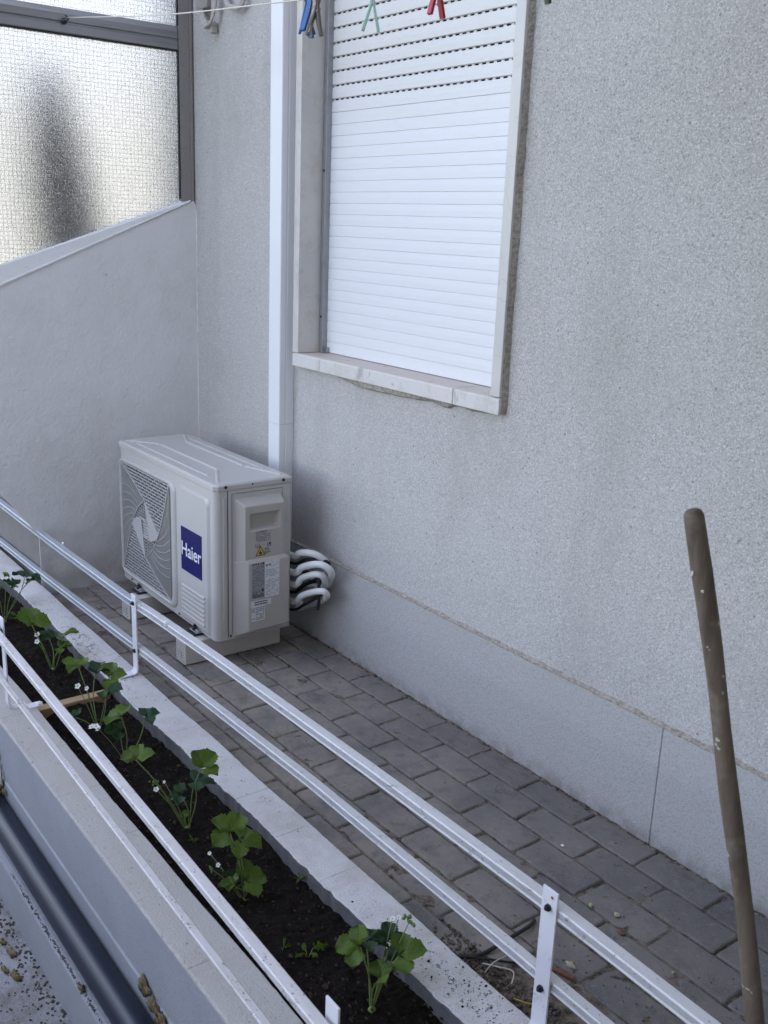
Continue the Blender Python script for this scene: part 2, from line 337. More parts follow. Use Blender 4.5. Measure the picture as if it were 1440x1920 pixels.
def leaf_mat(name, a, b):
    M_ = Mat(name, a, .45, spec=.4)
    oi = M_.n.new('ShaderNodeNewGeometry').outputs['Random Per Island']
    M_.mix(M_.rng(oi, 0, 1, 0, .8), b); M_.mix(M_.rng(M_.noise(60, 3), .5, .7, 0, .35), tuple(c*.55 for c in a))
    uv = M_.n.new('ShaderNodeUVMap').outputs[0]
    q = M_.n.new('ShaderNodeSeparateXYZ'); M_.L(uv, q.inputs[0])
    ax = M_.math('ABSOLUTE', M_.math('SUBTRACT', q.outputs[0], .5))
    vv = M_.math('FRACT', M_.math('MULTIPLY', M_.math('SUBTRACT', q.outputs[1], M_.math('MULTIPLY', ax, .9)), 7))
    vein = M_.math('MAXIMUM', M_.rng(M_.math('ABSOLUTE', M_.math('SUBTRACT', vv, .5)), .40, .5), M_.rng(ax, .035, .01))
    M_.mix(M_.math('MULTIPLY', vein, .45), tuple(min(1, c*1.9) for c in a)); M_.bump(M_.math('SUBTRACT', 1.0, vein), .6, .003)
    M_.b.inputs['Subsurface Weight'].default_value = 0
    tr = M_.n.new('ShaderNodeBsdfTranslucent'); M_.L(M_.c, tr.inputs[0])
    ms = M_.n.new('ShaderNodeMixShader'); ms.inputs[0].default_value = .32
    out = M_.n['Material Output']; M_.L(M_.b.outputs[0], ms.inputs[1]); M_.L(tr.outputs[0], ms.inputs[2]); M_.L(ms.outputs[0], out.inputs[0])
    return M_.m
leaf_a = leaf_mat('leaf_green', (.075, .135, .014), (.125, .205, .022))
leaf_b = leaf_mat('leaf_deep', (.022, .062, .020), (.040, .095, .028))
stem_m = Mat('stem_green', (.16, .22, .06), .5).m
petal_m = Mat('petal_white', (.80, .80, .76), .6).m
eye_m = Mat('flower_eye', (.42, .44, .08), .6).m
bud_m = Mat('bud_green', (.12, .20, .04), .6).m

# patterned, wired glass of the stair screen
M_ = Mat('wired_glass', (.82, .845, .85), .16)
M_.b.inputs['Transmission Weight'].default_value = 1; M_.b.inputs['IOR'].default_value = 1.35
s3 = M_.sep(); lines = None
for ax in (1, 2):
    fr = M_.math('FRACT', M_.math('MULTIPLY', M_.math('ADD', s3[ax], M_.math('MULTIPLY', M_.math('SUBTRACT', M_.noise(22, 2), .5), .006)), 1/.0148))
    l = M_.rng(M_.math('ABSOLUTE', M_.math('SUBTRACT', fr, .5)), .09, .05)
    lines = l if lines is None else M_.math('MAXIMUM', lines, l)
M_.mix(M_.math('MULTIPLY', lines, .5), (.30, .30, .30))
M_.rough(M_.rng(M_.noise(200, 2), .3, .7, .16, .32))
M_.bump(M_.noise(260, 2, .5), 1.0, .0045)
M_.bump(lines, .4, .002)
glass_m = M_.m

# ------------------------------------------------------------------ ground and paving
MB().box(-14, 14, -.66, .3, -.6, -.028).build('terrace_base', sand)
tag(bpy.data.objects['terrace_base'], kind='structure')
g = MB(); g.add([(-40,-60,-.39),(40,-60,-.39),(40,60,-.39),(-40,60,-.39)], [(0,1,2,3)]); tag(g.build('ground', lower_m), kind='structure')
g = MB(); g.add([(-40,-60,-.384),(40,-60,-.384),(40,-3.0,-.384),(-40,-3.0,-.384)], [(0,1,2,3)])  # unseen dark ground sheet added to cut warm bounce light
M_ = Mat('unseen_ground_mat', (.055, .065, .030), .95, spec=.1); M_.mix(M_.rng(M_.noise(2, 4), .4, .65), (.085, .075, .05)); tag(g.build('unseen_dark_ground', M_.m), kind='structure')
pv = MB(); rn = random.Random(3)
edges = [-.0112, -.1111, -.2120, -.3155, -.4170, -.5150, -.6195, -.690]
for r in range(7):
    y1, y0 = edges[r], edges[r+1]; off = 1.4918 + (0 if r % 2 == 0 else .1)
    if r == 5: off -= .018
    k0 = int((0-off)/.2)-2
    for k in range(k0, 22):
        x0 = off+k*.2+.0028; x1 = off+(k+1)*.2-.0028
        if x1 < .01: continue
        x0 = max(x0, .004)
        ya = y0+.0028; yb = y1-.0028
        if r == 6: ya = -.691
        if r == 6 and 2.42 < x0 < 2.9: continue
        if r == 5 and 2.55 < x0 < 2.62: continue
        dz = rn.uniform(-.0025, .0015); tx = rn.uniform(-.008, .008); ty = rn.uniform(-.014, .014)
        jx = rn.uniform(-.0015, .0015); x0 += jx; x1 += jx
        b = .0045; vs = []
        cx, cy = (x0+x1)/2, (ya+yb)/2
        def zt(x, y, h): return h+dz+tx*(x-cx)+ty*(y-cy)
        def ring(i, h, ct):
            c = .005*ct; X0, X1, Y0, Y1 = x0+i, x1-i, ya+i, yb-i
            return [(x, y, zt(x, y, h)) for x, y in ((X0+c,Y0),(X1-c,Y0),(X1,Y0+c),(X1,Y1-c),(X1-c,Y1),(X0+c,Y1),(X0,Y1-c),(X0,Y0+c))]
        vs = ring(0, -.05, 1)+ring(0, -.005, 1)+ring(.0016, -.0018, 1)+ring(b, 0, 1)
        fs = [tuple(range(24, 32))]
        for q in range(3):
            for i in range(8): fs.append((q*8+i, q*8+(i+1) % 8, (q+1)*8+(i+1) % 8, (q+1)*8+i))
        pv.add(vs, fs, 0)
# sand bed between the pavers
nx = 300; ys = [-.692+i*.0114 for i in range(61)]; vs = []; fs = []
for i in range(nx+1):
    x = .002+i*4.9/nx
    for y in ys:
        vs.append((x, y, -.0050+.0030*math.sin(x*31+y*17)*math.sin(y*43-x*11)+rn.uniform(-.002, .002)))
n = len(ys)
for i in range(nx):
    for j in range(n-1): fs.append((i*n+j, (i+1)*n+j, (i+1)*n+j+1, i*n+j+1))
pv.add(vs, fs, 1)
tag(pv.build('paving', [paver, sand]), kind='structure')

# ------------------------------------------------------------------ house: wall, plinth, window
house = empty('house', (2, 0, 0), 'house wall of pale rough render with a shuttered window above the paved strip', 'house')
hw = MB()
def wallpanel(x0, x1, z0, z1): hw.add([(x0,0,z0),(x1,0,z0),(x1,0,z1),(x0,0,z1)], [(0,1,2,3)])
HX0, HX1, HZ = -.32, 9, 6.2; wx0, wx1, wz0, wz1 = .785, 1.818, .978, 2.6
wallpanel(HX0, wx0, -.39, HZ); wallpanel(wx1, HX1, -.39, HZ); wallpanel(wx0, wx1, -.39, wz0); wallpanel(wx0, wx1, wz1, HZ)
hw.add([(wx0,0,wz0),(wx1,0,wz0),(wx1,0,wz1),(wx0,0,wz1),(wx0,.3,wz0),(wx1,.3,wz0),(wx1,.3,wz1),(wx0,.3,wz1)], [(0,1,5,4),(1,2,6,5),(2,3,7,6),(3,0,4,7),(4,5,6,7)])
hw.add([(HX0,0,-.39),(HX0,0,HZ),(HX0,5,HZ),(HX0,5,-.39),(HX1,0,-.39),(HX1,0,HZ),(HX1,5,HZ),(HX1,5,-.39)], [(0,1,2,3),(4,7,6,5),(1,5,6,2),(3,2,6,7)])
hw.build('wall', render_rough, house)
# plinth: smoother, 11 mm proud, with joints cut in it
pl = MB(); xs = [0.0, 2.4562, 2.4602, 9]
for a, b in ((0,1),(2,3)):
    pl.box(xs[a]+.0005, xs[b], -.0112, -.0002, -.05, .322)
pl.box(.001, 9, -.0085, -.0001, -.05, .320)
pl.build('plinth', render_plinth, house, .002)
# broken sandy mortar line that tops the plinth
lg = MB(); x = .001; rn = random.Random(5); prof = []
while x < 5.2:
    prof.append((x, rn.uniform(.003, .006), rn.uniform(.001, .006), rn.uniform(-.0010, .0010))); x += rn.uniform(.006, .018)
for (a, b) in zip(prof, prof[1:]):
    A = lambda q: [(q[0], -.0105-q[1]*.25, .3185+q[3]), (q[0], -.0105-q[1]*.35, .3225+q[3]), (q[0], -.0005, .3245+q[2]), (q[0], -.0005, .3185+q[3])]
    lg.add(A(a)+A(b), [(0,1,5,4),(1,2,6,5),(2,3,7,6),(3,0,4,7),(0,3,2,1),(4,5,6,7)])
lg.build('plinth_ledge', sandy, house)
# dirt line where wall meets paving
dl = MB(); x = .3; rn = random.Random(15)
while x < 5:
    s_ = rn.uniform(.004, .011); dl.blob((x, -.0135-rn.uniform(0, .006), -.001), s_, (1.3, .8, .55), rn.random()*99, .5, 0, 1); x += rn.uniform(.004, .012)
tag(dl.build('dirt_seam', sand, house), kind='stuff')

window = bpy.data.objects.new('window', None); col.objects.link(window); window.location = (1.3, 0, 1.0); window.parent = house; window.matrix_parent_inverse = house.matrix_basis.inverted()
bpy.context.view_layer.update()
win = MB().box(.8125, .832, .060, .090, 1.0215, 2.58)
for zq in (1.14, 1.62): win.box(.818, .826, .0575, .0601, zq, zq+.008, 1)
win.build('guide_rail', [alu_grey, ink], window, .0012)
MB().box(1.80, 1.8165, .06, .09, 1.0215, 2.58).build('guide_rail', alu_grey, window, .0012)
window['label'] = 'window with white roller shutter closed and marble surround'
MB().box(.776, .8105, -.0259, .095, 1.0205, 2.6).build('jamb', marble, window, .002)
jr = MB().box(1.7915, 1.8276, -.0259, .095, 1.0215, 2.6)
jr.build('jamb', marble, window, .002)
# mortar smeared beside the right jamb
mm = MB(); rn = random.Random(8); zq = .975; pr_ = []
while zq < 2.6: pr_.append((zq, rn.uniform(.004, .012), rn.uniform(.0, .006))); zq += rn.uniform(.02, .06)
for a, b in zip(pr_, pr_[1:]):
    A = lambda q: [(1.8277, -.016-q[2], q[0]), (1.8277+q[1]*.3, -.010-q[2], q[0]), (1.8285+q[1]*.7, -.0004, q[0]), (1.8277, -.0004, q[0])]
    mm.add(A(a)+A(b), [(0,1,5,4),(1,2,6,5),(2,3,7,6),(3,0,4,7),(0,3,2,1),(4,5,6,7)])
mm.build('jamb_mortar', sandy, window)
for a, b in ((.776, .9455), (.9475, 1.6355), (1.6385, 1.8280)):
    q = MB(); q.prism([(-.0262, .9735), (-.0262, 1.0165), (-.0215, 1.0195), (.1, 1.0205), (.1, .9735)], a, b, 'x')
    q.build('sill', marble_w, window, .0022)
# mortar bulging under the sill
ms_ = MB(); rn = random.Random(4); pts = [(1.0,.972,.001),(1.04,.966,.004),(1.09,.957,.008),(1.17,.9485,.012),(1.26,.949,.013),(1.36,.9515,.012),(1.45,.956,.010),(1.53,.961,.006),(1.57,.953,.006),(1.60,.954,.008),(1.63,.966,.003),(1.67,.968,.004),(1.70,.962,.007),(1.75,.966,.004),(1.8,.971,.002)]
pts2 = []
for (a, b) in zip(pts, pts[1:]):
    for k in range(4):
        t = k/4; pts2.append(tuple(a[i]+(b[i]-a[i])*t+(rn.uniform(-.001,.001) if i else 0) for i in range(3)))
for a, b in zip(pts2, pts2[1:]):
    A = lambda q: [(q[0], -.0215, .9745), (q[0], -.006-q[2], q[1]+.3*(.9735-q[1])), (q[0], -.0004, q[1]), (q[0], -.0004, .9745)]
    ms_.add(A(a)+A(b), [(0,1,5,4),(1,2,6,5),(2,3,7,6),(3,0,4,7),(0,3,2,1),(4,5,6,7)])
ms_.build('sill_mortar', sandy, window)
# roller shutter: curved slats, the upper ones apart with their rows of light slots
perf = [2.5735, 2.531, 2.4885, 2.446, 2.4035, 2.361, 2.3185, 2.276, 2.2335, 2.191, 2.1475, 2.1037, 2.0615, 2.0174, 1.9745, 1.9329, 1.8894, 1.8472]
plain = [1.8047, 1.7668]; zq = 1.7668
while zq-.0353 > 1.03: zq -= .0353; plain.append(zq)
shut = MB(); tops = perf+plain; SX0, SX1 = .831, 1.7975
for i, zt_ in enumerate(tops[:-1]):
    zb = tops[i+1]
    lo, hi = zb+.0003, zt_-(.0075 if zt_ in perf else .0004)
    gap_y = .0835
    sec = [(.0816, lo), (.0805, lo+.0012), (.0800, lo+(hi-lo)*.5), (.0805, hi-.0012), (.0816, hi), (.09, hi), (.09, lo)]
    shut.prism(sec, SX0, SX1, 'x')
shut.prism([(.0805, 1.0225), (.0805, tops[-1]-.001), (.09, tops[-1]-.001), (.09, 1.0225)], SX0, SX1, 'x')
for zt_ in perf:                                # neck of each open joint with its slots
    x = SX0; k = 0
    shut.box(SX0, SX1, .0862, .0885, zt_-.0078, zt_-.0048); shut.box(SX0, SX1, .0862, .0885, zt_-.0002, zt_+.0009)
    while x < SX1:
        shut.box(x, min(x+.0125, SX1), .0863, .0884, zt_-.0049, zt_-.0001); x += .0295
shut.box(SX0, SX1, .094, .096, 1.0225, 2.6, 1).box(SX0, SX1, .0828, .0860, 1.0225, 1.80)
shut.build('shutter', [shutter, shutter_dark], window)
lk = MB(); lk.box(.8335, .8365, .066, .080, 1.0222, 1.0365).box(.8335, .849, .066, .080, 1.0365, 1.0392).box(.846, .849, .066, .080, 1.0222, 1.0365)
lk.build('shutter_stop', alu_grey, window)

# unseen block added behind the viewer's right shoulder to cut sky light
right_blk = empty('right_light_blocker', (6.6, -1.5, 0), 'unseen block added past the right-hand end to cut the sky light', 'light blocker')
MB().box(4.35, 8.2, -8.0, -.002, -.383, 5.6).build('wall', Mat('right_blocker_mat', (.42, .38, .33), .9).m, right_blk)

top_blk = empty('overhead_blocker', (3.45, -1.1, 2.9), 'unseen slab added above the right-hand part of the strip to darken it', 'overhead_blocker')  # slab added out of view to dim the right side from above
MB().box(2.55, 4.34, -2.3, -.002, 2.9, 3.06).build('slab', Mat('overhead_blocker_mat', (.45, .41, .36), .9).m, top_blk)

low_blk = empty('low_sky_blocker', (2, -3.2, -.38), 'unseen low wall added opposite the planter to block low sky light', 'wall')  # low wall added out of view to hold back light near the horizon
MB().box(-1.5, 4.34, -3.35, -3.15, -.383, .62).build('wall', Mat('low_blocker_mat', (.30, .30, .30), .9).m, low_blk)

# ------------------------------------------------------------------ trunking
tr = empty('trunking', (.71, -.03, .3), 'tall white plastic cable trunking running up the wall between corner and window', 'trunking')
q = MB(); q.prism([(.672, -.0005), (.672, -.058), (.675, -.061), (.745, -.061), (.748, -.058), (.748, -.0375), (.7465, -.0355), (.7465, -.0335), (.748, -.0315), (.748, -.0005)], .7605, 3.2, 'z'); q.build('cover', pvc, tr, .0012)
q = MB(); q.prism([(.6724, -.0005), (.6724, -.0577), (.6754, -.0606), (.7446, -.0606), (.7476, -.0577), (.7476, -.0375), (.7462, -.0355), (.7462, -.0335), (.7476, -.0315), (.7476, -.0005)], .25, .7597, 'z'); q.build('cover', pvc, tr, .0012)

# ------------------------------------------------------------------ stair parapet with glazed screen
par = empty('parapet_wall', (-.06, -.35, 0), 'white plastered parapet with a sloping top closing the end of the strip', 'wall')
def sz(y): return 1.5065+(y+.0486)*.43
b_ = MB(); b_.prism([(-.0006, -.05), (-.0006, 1.5045), (-.012, sz(-.02)+.002), (-.670, sz(-.670)), (-.670, -.05)], -.13, 0, 'x')
b_.prism([(-.670, sz(-.670)), (-.692, sz(-.692)), (-.692, -.05), (-.670, -.05)], -.004, 0, 'x')
b_.prism([(-.692, sz(-.692)), (-1.24, sz(-1.24)), (-.692, .243)], -.004, 0, 'x'); b_.build('wall', render_parapet, par)
MB().box(-2.4, -.0045, -.6722, -.6702, -.05, .9).box(-2.4, -.131, -.6701, -.60, -.05, .9).build('wall', render_dirty_shaded, par)
ck = MB(); rn = random.Random(19); zq = .02; pv_ = []
while zq < 1.50: pv_.append((zq, rn.uniform(.0012, .0055), rn.uniform(.0015, .005))); zq += rn.uniform(.008, .022)
for a, b in zip(pv_, pv_[1:]):
    A = lambda q: [(.0002, -.0005, q[0]), (.0002, -.0005-q[2], q[0]), (.0002+q[1], -.0005, q[0])]
    ck.add(A(a)+A(b), [(0,1,4,3),(1,2,5,4),(2,0,3,5)])
ck.build('corner_filler', Mat('filler_white', (.68, .68, .67), .8).m, par)
# plaster cap under the glass, widening downhill, with a groove below it
cp = MB()
def capz(y): return 1.545+(y+.013)*.3565
cp.add([(.002, -.022, sz(-.022)+.004), (.002, -1.25, sz(-1.25)+.004), (-.018, -1.25, capz(-1.25)), (-.018, -.022, capz(-.022)-.012), (-.07, -.022, sz(-.02)), (-.07, -1.25, sz(-1.25))], [(0,1,2,3),(3,2,5,4),(0,3,4),(1,5,2)])
cp.build('cap', render_parapet, par, .003)
gv = MB(); gv.add([(.0045, -.03, sz(-.03)+.0015), (.0045, -1.25, sz(-1.25)+.0015), (.0045, -1.25, sz(-1.25)+.010), (.0045, -.03, sz(-.03)+.0045), (-.002, -.03, sz(-.03)-.001), (-.002, -1.25, sz(-1.25)-.002), (-.002, -1.25, sz(-1.25)+.014), (-.002, -.03, sz(-.03)+.007)], [(0,1,2,3),(0,4,5,1),(3,2,6,7),(0,3,7,4)])
gv.build('cap_moulding', render_parapet, par)

scr = empty('glazed_screen', (-.02, -.35, 1.4), 'weathered metal framed screen of wired textured glass on the sloping parapet', 'glass screen')
fp = MB(); fp.box(-.045, -.006, -.0615, -.0175, 1.5195, 3.4).box(-.045, -.004, -.0170, -.0060, 1.5195, 3.4)
fp.build('frame_post', frame_m, scr, .0015)
MB().box(-.030, -.0062, -.0665, -.0617, 1.528, 2.0635).box(-.03, -.0062, -.0665, -.0617, 2.149, 3.4).build('gasket', black, scr)
tz = MB(); s_ = [( -.006, 2.0645), (-.004, 2.068), (-.004, 2.093), (-.010, 2.0955), (-.010, 2.101), (-.004, 2.1035), (-.004, 2.127), (-.014, 2.1475), (-.045, 2.1475), (-.045, 2.0645)]
v = [(p[0], yq, p[1]) for yq in (-.0667, -1.25) for p in s_]; n = len(s_)
tz.add(v, [tuple(range(n)), tuple(range(2*n-1, n-1, -1))]+[(i, (i+1) % n, n+(i+1) % n, n+i) for i in range(n)])
tz.build('transom', frame_al, scr, .001)
MB().box(-.028, -.0075, -1.25, -.0668, 2.0585, 2.0643).build('gasket', black, scr)
gp = MB(); gp.prism([(-.0668, 1.515), (-.0668, 2.060), (-1.25, 2.060), (-1.25, 1.08)], -.024, -.018, 'x'); gp.build('glass_pane', glass_m, scr)
gp = MB(); gp.prism([(-.0668, 2.15), (-.0668, 3.0), (-1.25, 3.0), (-1.25, 2.15)], -.024, -.018, 'x'); gp.build('glass_pane', glass_m, scr)
hk = MB(); hk.tube([(-.004, -.5009, 2.098), (.012, -.5009, 2.098)], .0075, 6).tube(bez([(.012, -.5009, 2.098), (.030, -.497, 2.104), (.038, -.50, 2.110), (.033, -.508, 2.116)]), .0022, 6)
hk.tube([(.004, -.51, 2.108), (.006, -.485, 2.114)], .002, 6)
hk.build('line_hook', bolt_m, scr)

# beyond the screen: a sunlit neighbour wall and a dark shrub that show blurred through the pane
nb = empty('neighbour_wall', (-2.6, -.2, 0), 'pale sunlit wall seen blurred through the wired glass', 'wall')
MB().box(-2.9, -2.6, -1.1, 2.2, -.389, 2.9).build('wall', Mat('cream_wall', (.53, .525, .495), .9).m, nb)
sh = empty('shrub', (-.40, -.40, -.39), 'dark upright shrub seen as a blurred shape through the wired glass', 'shrub')
sb = MB(); rn = random.Random(12)
for i in range(6500):
    t = rn.random(); zq = .75+t*1.19; w_ = .135*math.sin(math.pi*min(1, (1-t)*.95+.05))**.6*(1.15-.35*t)
    a = rn.uniform(0, 6.28); r_ = w_*rn.random()**.5; c = Vector((-.32+r_*.8*math.cos(a)-0*r_*math.cos(a), -.475+r_*math.sin(a)+.13*(1-t), zq+.03))
    d1 = Vector((rn.uniform(-1,1), rn.uniform(-1,1), rn.uniform(-.3,1))).normalized()*.024; d2 = d1.orthogonal().normalized()*.008
    sb.add([c-d1, c+d2, c+d1, c-d2], [(0,1,2,3)])
sb.build('foliage', Mat('shrub_leaf', (.035, .030, .026), .8).m, sh)
MB().tube([(-.26, -.36, -.39), (-.27, -.35, .5), (-.26, -.40, 1.3), (-.26, -.47, 1.85)], [.03, .026, .018, .006], 8).build('trunk', stick_m, sh)

# ------------------------------------------------------------------ cables in the corner at the top
cb = empty('cable_bundle', (.1, -.03, 2.2), 'old grey cable loops hanging in the upper corner by the screen', 'cables')
for k, (dx, dz_, r_) in enumerate(((0, 0, .0042), (.012, .008, .005), (-.008, -.004, .0035), (.004, .012, .004))):
    P0 = at(358+k*4, -20, y=-.03); P1 = at(374+k*3, 32, y=-.035); P2 = at(386+k*1.5, 50-k*2, y=-.04); P3 = at(400-k*1, 30, y=-.035); P4 = at(408-k*3, -20, y=-.03)
    cb_o = MB().tube(bez([P0, P1, P2, P3, P4], 8), r_, 8).build('cable', cable_g, cb)
MB().obox(at(393, 47, y=-.028), (.016, 0, .004), (0, .02, 0), (-.003, 0, .010)).obox(at(400, 56, y=-.02), (.008, 0, 0), (0, .012, 0), (0, 0, .012)).build('clamp', cable_g, cb, .003)
MB().obox(at(385, 6, y=-.02), (.045, 0, 0), (0, .018, 0), (0, 0, .022)).build('bracket', frame_m, cb, .004)
for k in range(2):
    MB().tube(bez([at(418+k*4, -30, y=-.02), at(424+k*3, 6, y=-.024), at(438, 17-k*5, y=-.028), at(455-k*4, 8, y=-.024), at(462-k*4, -30, y=-.02)], 8), .006, 8).build('cable', cable_g, cb)

# ------------------------------------------------------------------ clothesline and pegs
A0 = Vector((.034, -.501, 2.109)); A1 = at(700, -14, 1.70); A1b = at(520, 5, 2.17)
dirn = (A1-A0).normalized(); A2 = A1+dirn*1.6
cl = MB().tube(bez([A0, (A0+A1)/2+Vector((0,0,-.012)), A1, A2], 10), .0016, 6); cl = cl.build('clothesline', cord_m)
tag(cl, 'thin cream clothesline stretched from the screen hook across the top', 'clothesline')
def peg(name, u, ang, yaw, mat, label, vtop, leg2=None, off=0):
    dep = 1.70+(700-u)*.00115 if u < 700 else 1.70-(u-700)*.0009
    c = at(u, vtop, dep)                        # top end that grips the line
    root = empty(name, c, label, 'clothes peg', 'pegs hanging on the clothesline')
    rx = (CR*math.cos(yaw)+CF*math.sin(yaw)).normalized(); rz = Vector((0,0,1)); ry = rx.cross(rz)
    Rm = Matrix.Rotation(ang, 3, ry)
    for s in (-1, 1):
        pr = [(s*.0006, .004), (s*.0022, .0), (s*.0026, -.010), (s*.0016, -.016), (s*.0030, -.024), (s*.0075, -.046), (s*.0125, -.068), (s*.0085, -.0695), (s*.0045, -.050), (s*.0003, -.028), (s*.0003, -.008)]
        h = .0055; v = [c+Rm@(rx*a+rz*b+ry*hh) for hh in (-h, h) for a, b in [(a*1.3, b) for a, b in pr]]; n = len(pr)
        MB().add(v, [tuple(range(n)), tuple(range(2*n-1, n-1, -1))]+[(i, (i+1) % n, n+(i+1) % n, n+i) for i in range(n)]).build('leg', mat, root, .0008, 2)
    sp = MB(); ring = [c+Rm@(rx*.0042*math.cos(t)+rz*(-.024+.0042*math.sin(t))+ry*(-.006+.012*t/18.8)) for t in [i*.35 for i in range(54)]]
    sp.tube(ring, .0007, 5).build('spring', alu_grey, root)
    return root
p_blue = Mat('peg_blue', (.03, .13, .36), .4).m; p_wood = Mat('peg_wood', (.42, .32, .22), .7).m; p_grey = Mat('peg_grey', (.16, .15, .13), .7).m
p_mint = Mat('peg_mint', (.42, .70, .58), .4).m; p_red = Mat('peg_red', (.42, .015, .04), .4).m; p_dark = Mat('peg_dark', (.03, .07, .05), .4).m
peg('clothes_peg', 573, .05, .25, p_blue, 'blue plastic clothes peg, leftmost on the line', -12)
peg('clothes_peg', 582, -.12, 1.0, p_blue, 'blue plastic clothes peg between the outer blue one and the wooden one', -10)
peg('clothes_peg', 591, .02, .6, p_wood, 'pale worn wooden clothes peg beside the blue pegs', -12)
peg('clothes_peg', 598, -.12, -.3, p_grey, 'weathered dark wooden clothes peg right of the pale one', -10)
peg('clothes_peg', 701, -.05, .0, p_mint, 'mint green plastic clothes peg in front of the shutter', -24)
peg('clothes_peg', 821, .02, .65, p_red, 'red plastic clothes peg in front of the shutter', -58)
peg('clothes_peg', 1021, 0, .5, p_dark, 'dark green clothes peg, rightmost on the line, only its tips in view', -97)

# ------------------------------------------------------------------ outdoor air-conditioning unit
AX0, AX1, AY0, AY1, AZ0, AZ1 = .1926, .9786, -.4342, -.1501, .0929, .6354
ac = empty('air_conditioner', ((AX0+AX1)/2, (AY0+AY1)/2, AZ0), 'off-white outdoor air-conditioning unit with round-swirl fan grille and navy logo', 'air conditioner')
LZ = .6145
body = MB()
GX0, GX1, GZ0, GZ1 = .2110, .6460, .1290, .5600
def rr(x0, x1, z0, z1, r, n=5):
    out = []
    for cx_, cz_, a0 in ((x1-r, z1-r, 0), (x0+r, z1-r, 90), (x0+r, z0+r, 180), (x1-r, z0+r, 270)):
        for k in range(n+1):
            t = R_(a0+90*k/n); out.append((cx_+r*math.cos(t), cz_+r*math.sin(t)))
    return out
# front skin with rounded vertical corners and an opening for the fan
rc = .022; inner = rr(GX0, GX1, GZ0, GZ1, .030, 6); outer = [(AX0+rc, AZ0), (AX1-rc, AZ0), (AX1-rc, LZ), (AX0+rc, LZ)]
bm = bmesh.new()
vi = [bm.verts.new((x, AY0, z)) for x, z in inner]; vo = [bm.verts.new((x, AY0, z)) for x, z in outer]
ei = [bm.edges.new((vi[i], vi[(i+1) % len(vi)])) for i in range(len(vi))]; eo = [bm.edges.new((vo[i], vo[(i+1) % 4])) for i in range(4)]
bmesh.ops.triangle_fill(bm, edges=ei+eo, use_beauty=True)
bm.verts.ensure_lookup_table(); bm.verts.index_update()
body.add([q.co for q in bm.verts], [[q.index for q in f.verts] for f in bm.faces]); bm.free()
n = len(inner); body.add([(x, AY0, z) for x, z in inner]+[(x, AY0+.10, z) for x, z in inner], [(i, (i+1) % n, n+(i+1) % n, n+i) for i in range(n)])
prof = [(AX0+rc, AY0)]+[(AX0+rc-rc*math.sin(t), AY0+rc-rc*math.cos(t)) for t in [R_(15*k) for k in range(1, 7)]]+[(AX0, AY1), (AX1, AY1)]+[(AX1-rc+rc*math.cos(t), AY0+rc-rc*math.sin(t)) for t in [R_(15*k) for k in range(0, 7)]]
n = len(prof); v = [(x, y, AZ0) for x, y in prof]+[(x, y, LZ) for x, y in prof]
body.add(v, [(i, i+1, n+i+1, n+i) for i in range(n-1)], 0)
body.add([(x, y, AZ0) for x, y in prof], [tuple(range(n))])
bodyo = body.build('casing', unit_m, ac)
for p in bodyo.data.polygons: p.use_smooth = False
MB().box(GX0-.004, GX1+.004, AY0+.060, AY0+.066, GZ0-.004, GZ1+.004).build('fan_chamber', inner_m, ac)
# fan blades behind the grille
fb = MB(); FC = (.4285, .3445)
for k in range(3):
    a0 = R_(120*k+20); vs = []; fs = []
    for i in range(9):
        for j in range(7):
            r_ = .05+.15*i/8; a = a0+R_(75)*j/6+.5*(r_-.05)*4; vs.append((FC[0]+r_*math.cos(a), AY0+.030+.022*j/6, FC[1]+r_*math.sin(a)))
    for i in range(8):
        for j in range(6): fs.append((i*7+j, i*7+j+1, (i+1)*7+j+1, (i+1)*7+j))
    fb.add(vs, fs, 0, True)
fb.tube([(FC[0], AY0+.028, FC[1]), (FC[0], AY0+.058, FC[1])], .055, 20).build('fan', Mat('fan_grey', (.055, .06, .065), .5).m, ac)
# raised rim round the grille
rim = MB(); r0 = rr(.2022, .6880, .1120, .5760, .036, 8); r1 = rr(.2052, .6840, .1150, .5728, .034, 8); r2 = rr(GX0-.003, GX1+.014, GZ0-.003, GZ1+.006, .032, 8); r3 = rr(GX0, GX1, GZ0, GZ1, .030, 8)
n = len(r0); v = [(x, AY0-.0005, z) for x, z in r0]+[(x, AY0-.0065, z) for x, z in r1]+[(x, AY0-.0075, z) for x, z in r2]+[(x, AY0+.004, z) for x, z in r3]
rim.add(v, [(q*n+i, q*n+(i+1) % n, (q+1)*n+(i+1) % n, (q+1)*n+i) for q in range(3) for i in range(n)], 0, True)
rim.build('grille_rim', unit_m, ac)
# swirl grille: two louvred horns, two finely barred fields, a small hub
cc = (.4285, .3445)
C1 = [(-.2165, .2165), (-.150, .189), (-.084, .157), (-.032, .128), (.001, .112)]        # curve from top-left corner to the blade root
BLR = [(.001, .112), (.058, .058), (.119, .005)]                                           # outer edge of the solid blade
BLL = [(.001, .112), (.017, .047), (.028, -.012), (.032, -.034)]                           # inner edge of the solid blade
C3 = [(.2135, .2165), (.176, .127), (.144, .060), (.119, .005)]                            # curve from top-right corner to the blade tip
HK = [(.119, .005), (.110, -.007), (.095, -.015), (.059, -.030), (.032, -.034), (-.006, -.032), (-.032, -.018), (-.040, .0)]
CRS = [(-.1195, -.004), (-.108, .008), (-.094, .029), (-.060, .069), (-.010, .103), (.001, .112)]   # arc that closes the dark crescent by the hub
HT = [(-a, -b) for a, b in HK]
def xat(cv, z):
    for (a, b), (c_, d) in zip(cv, cv[1:]):
        if d <= z <= b: return a+(c_-a)*(z-b)/(d-b)
    return None
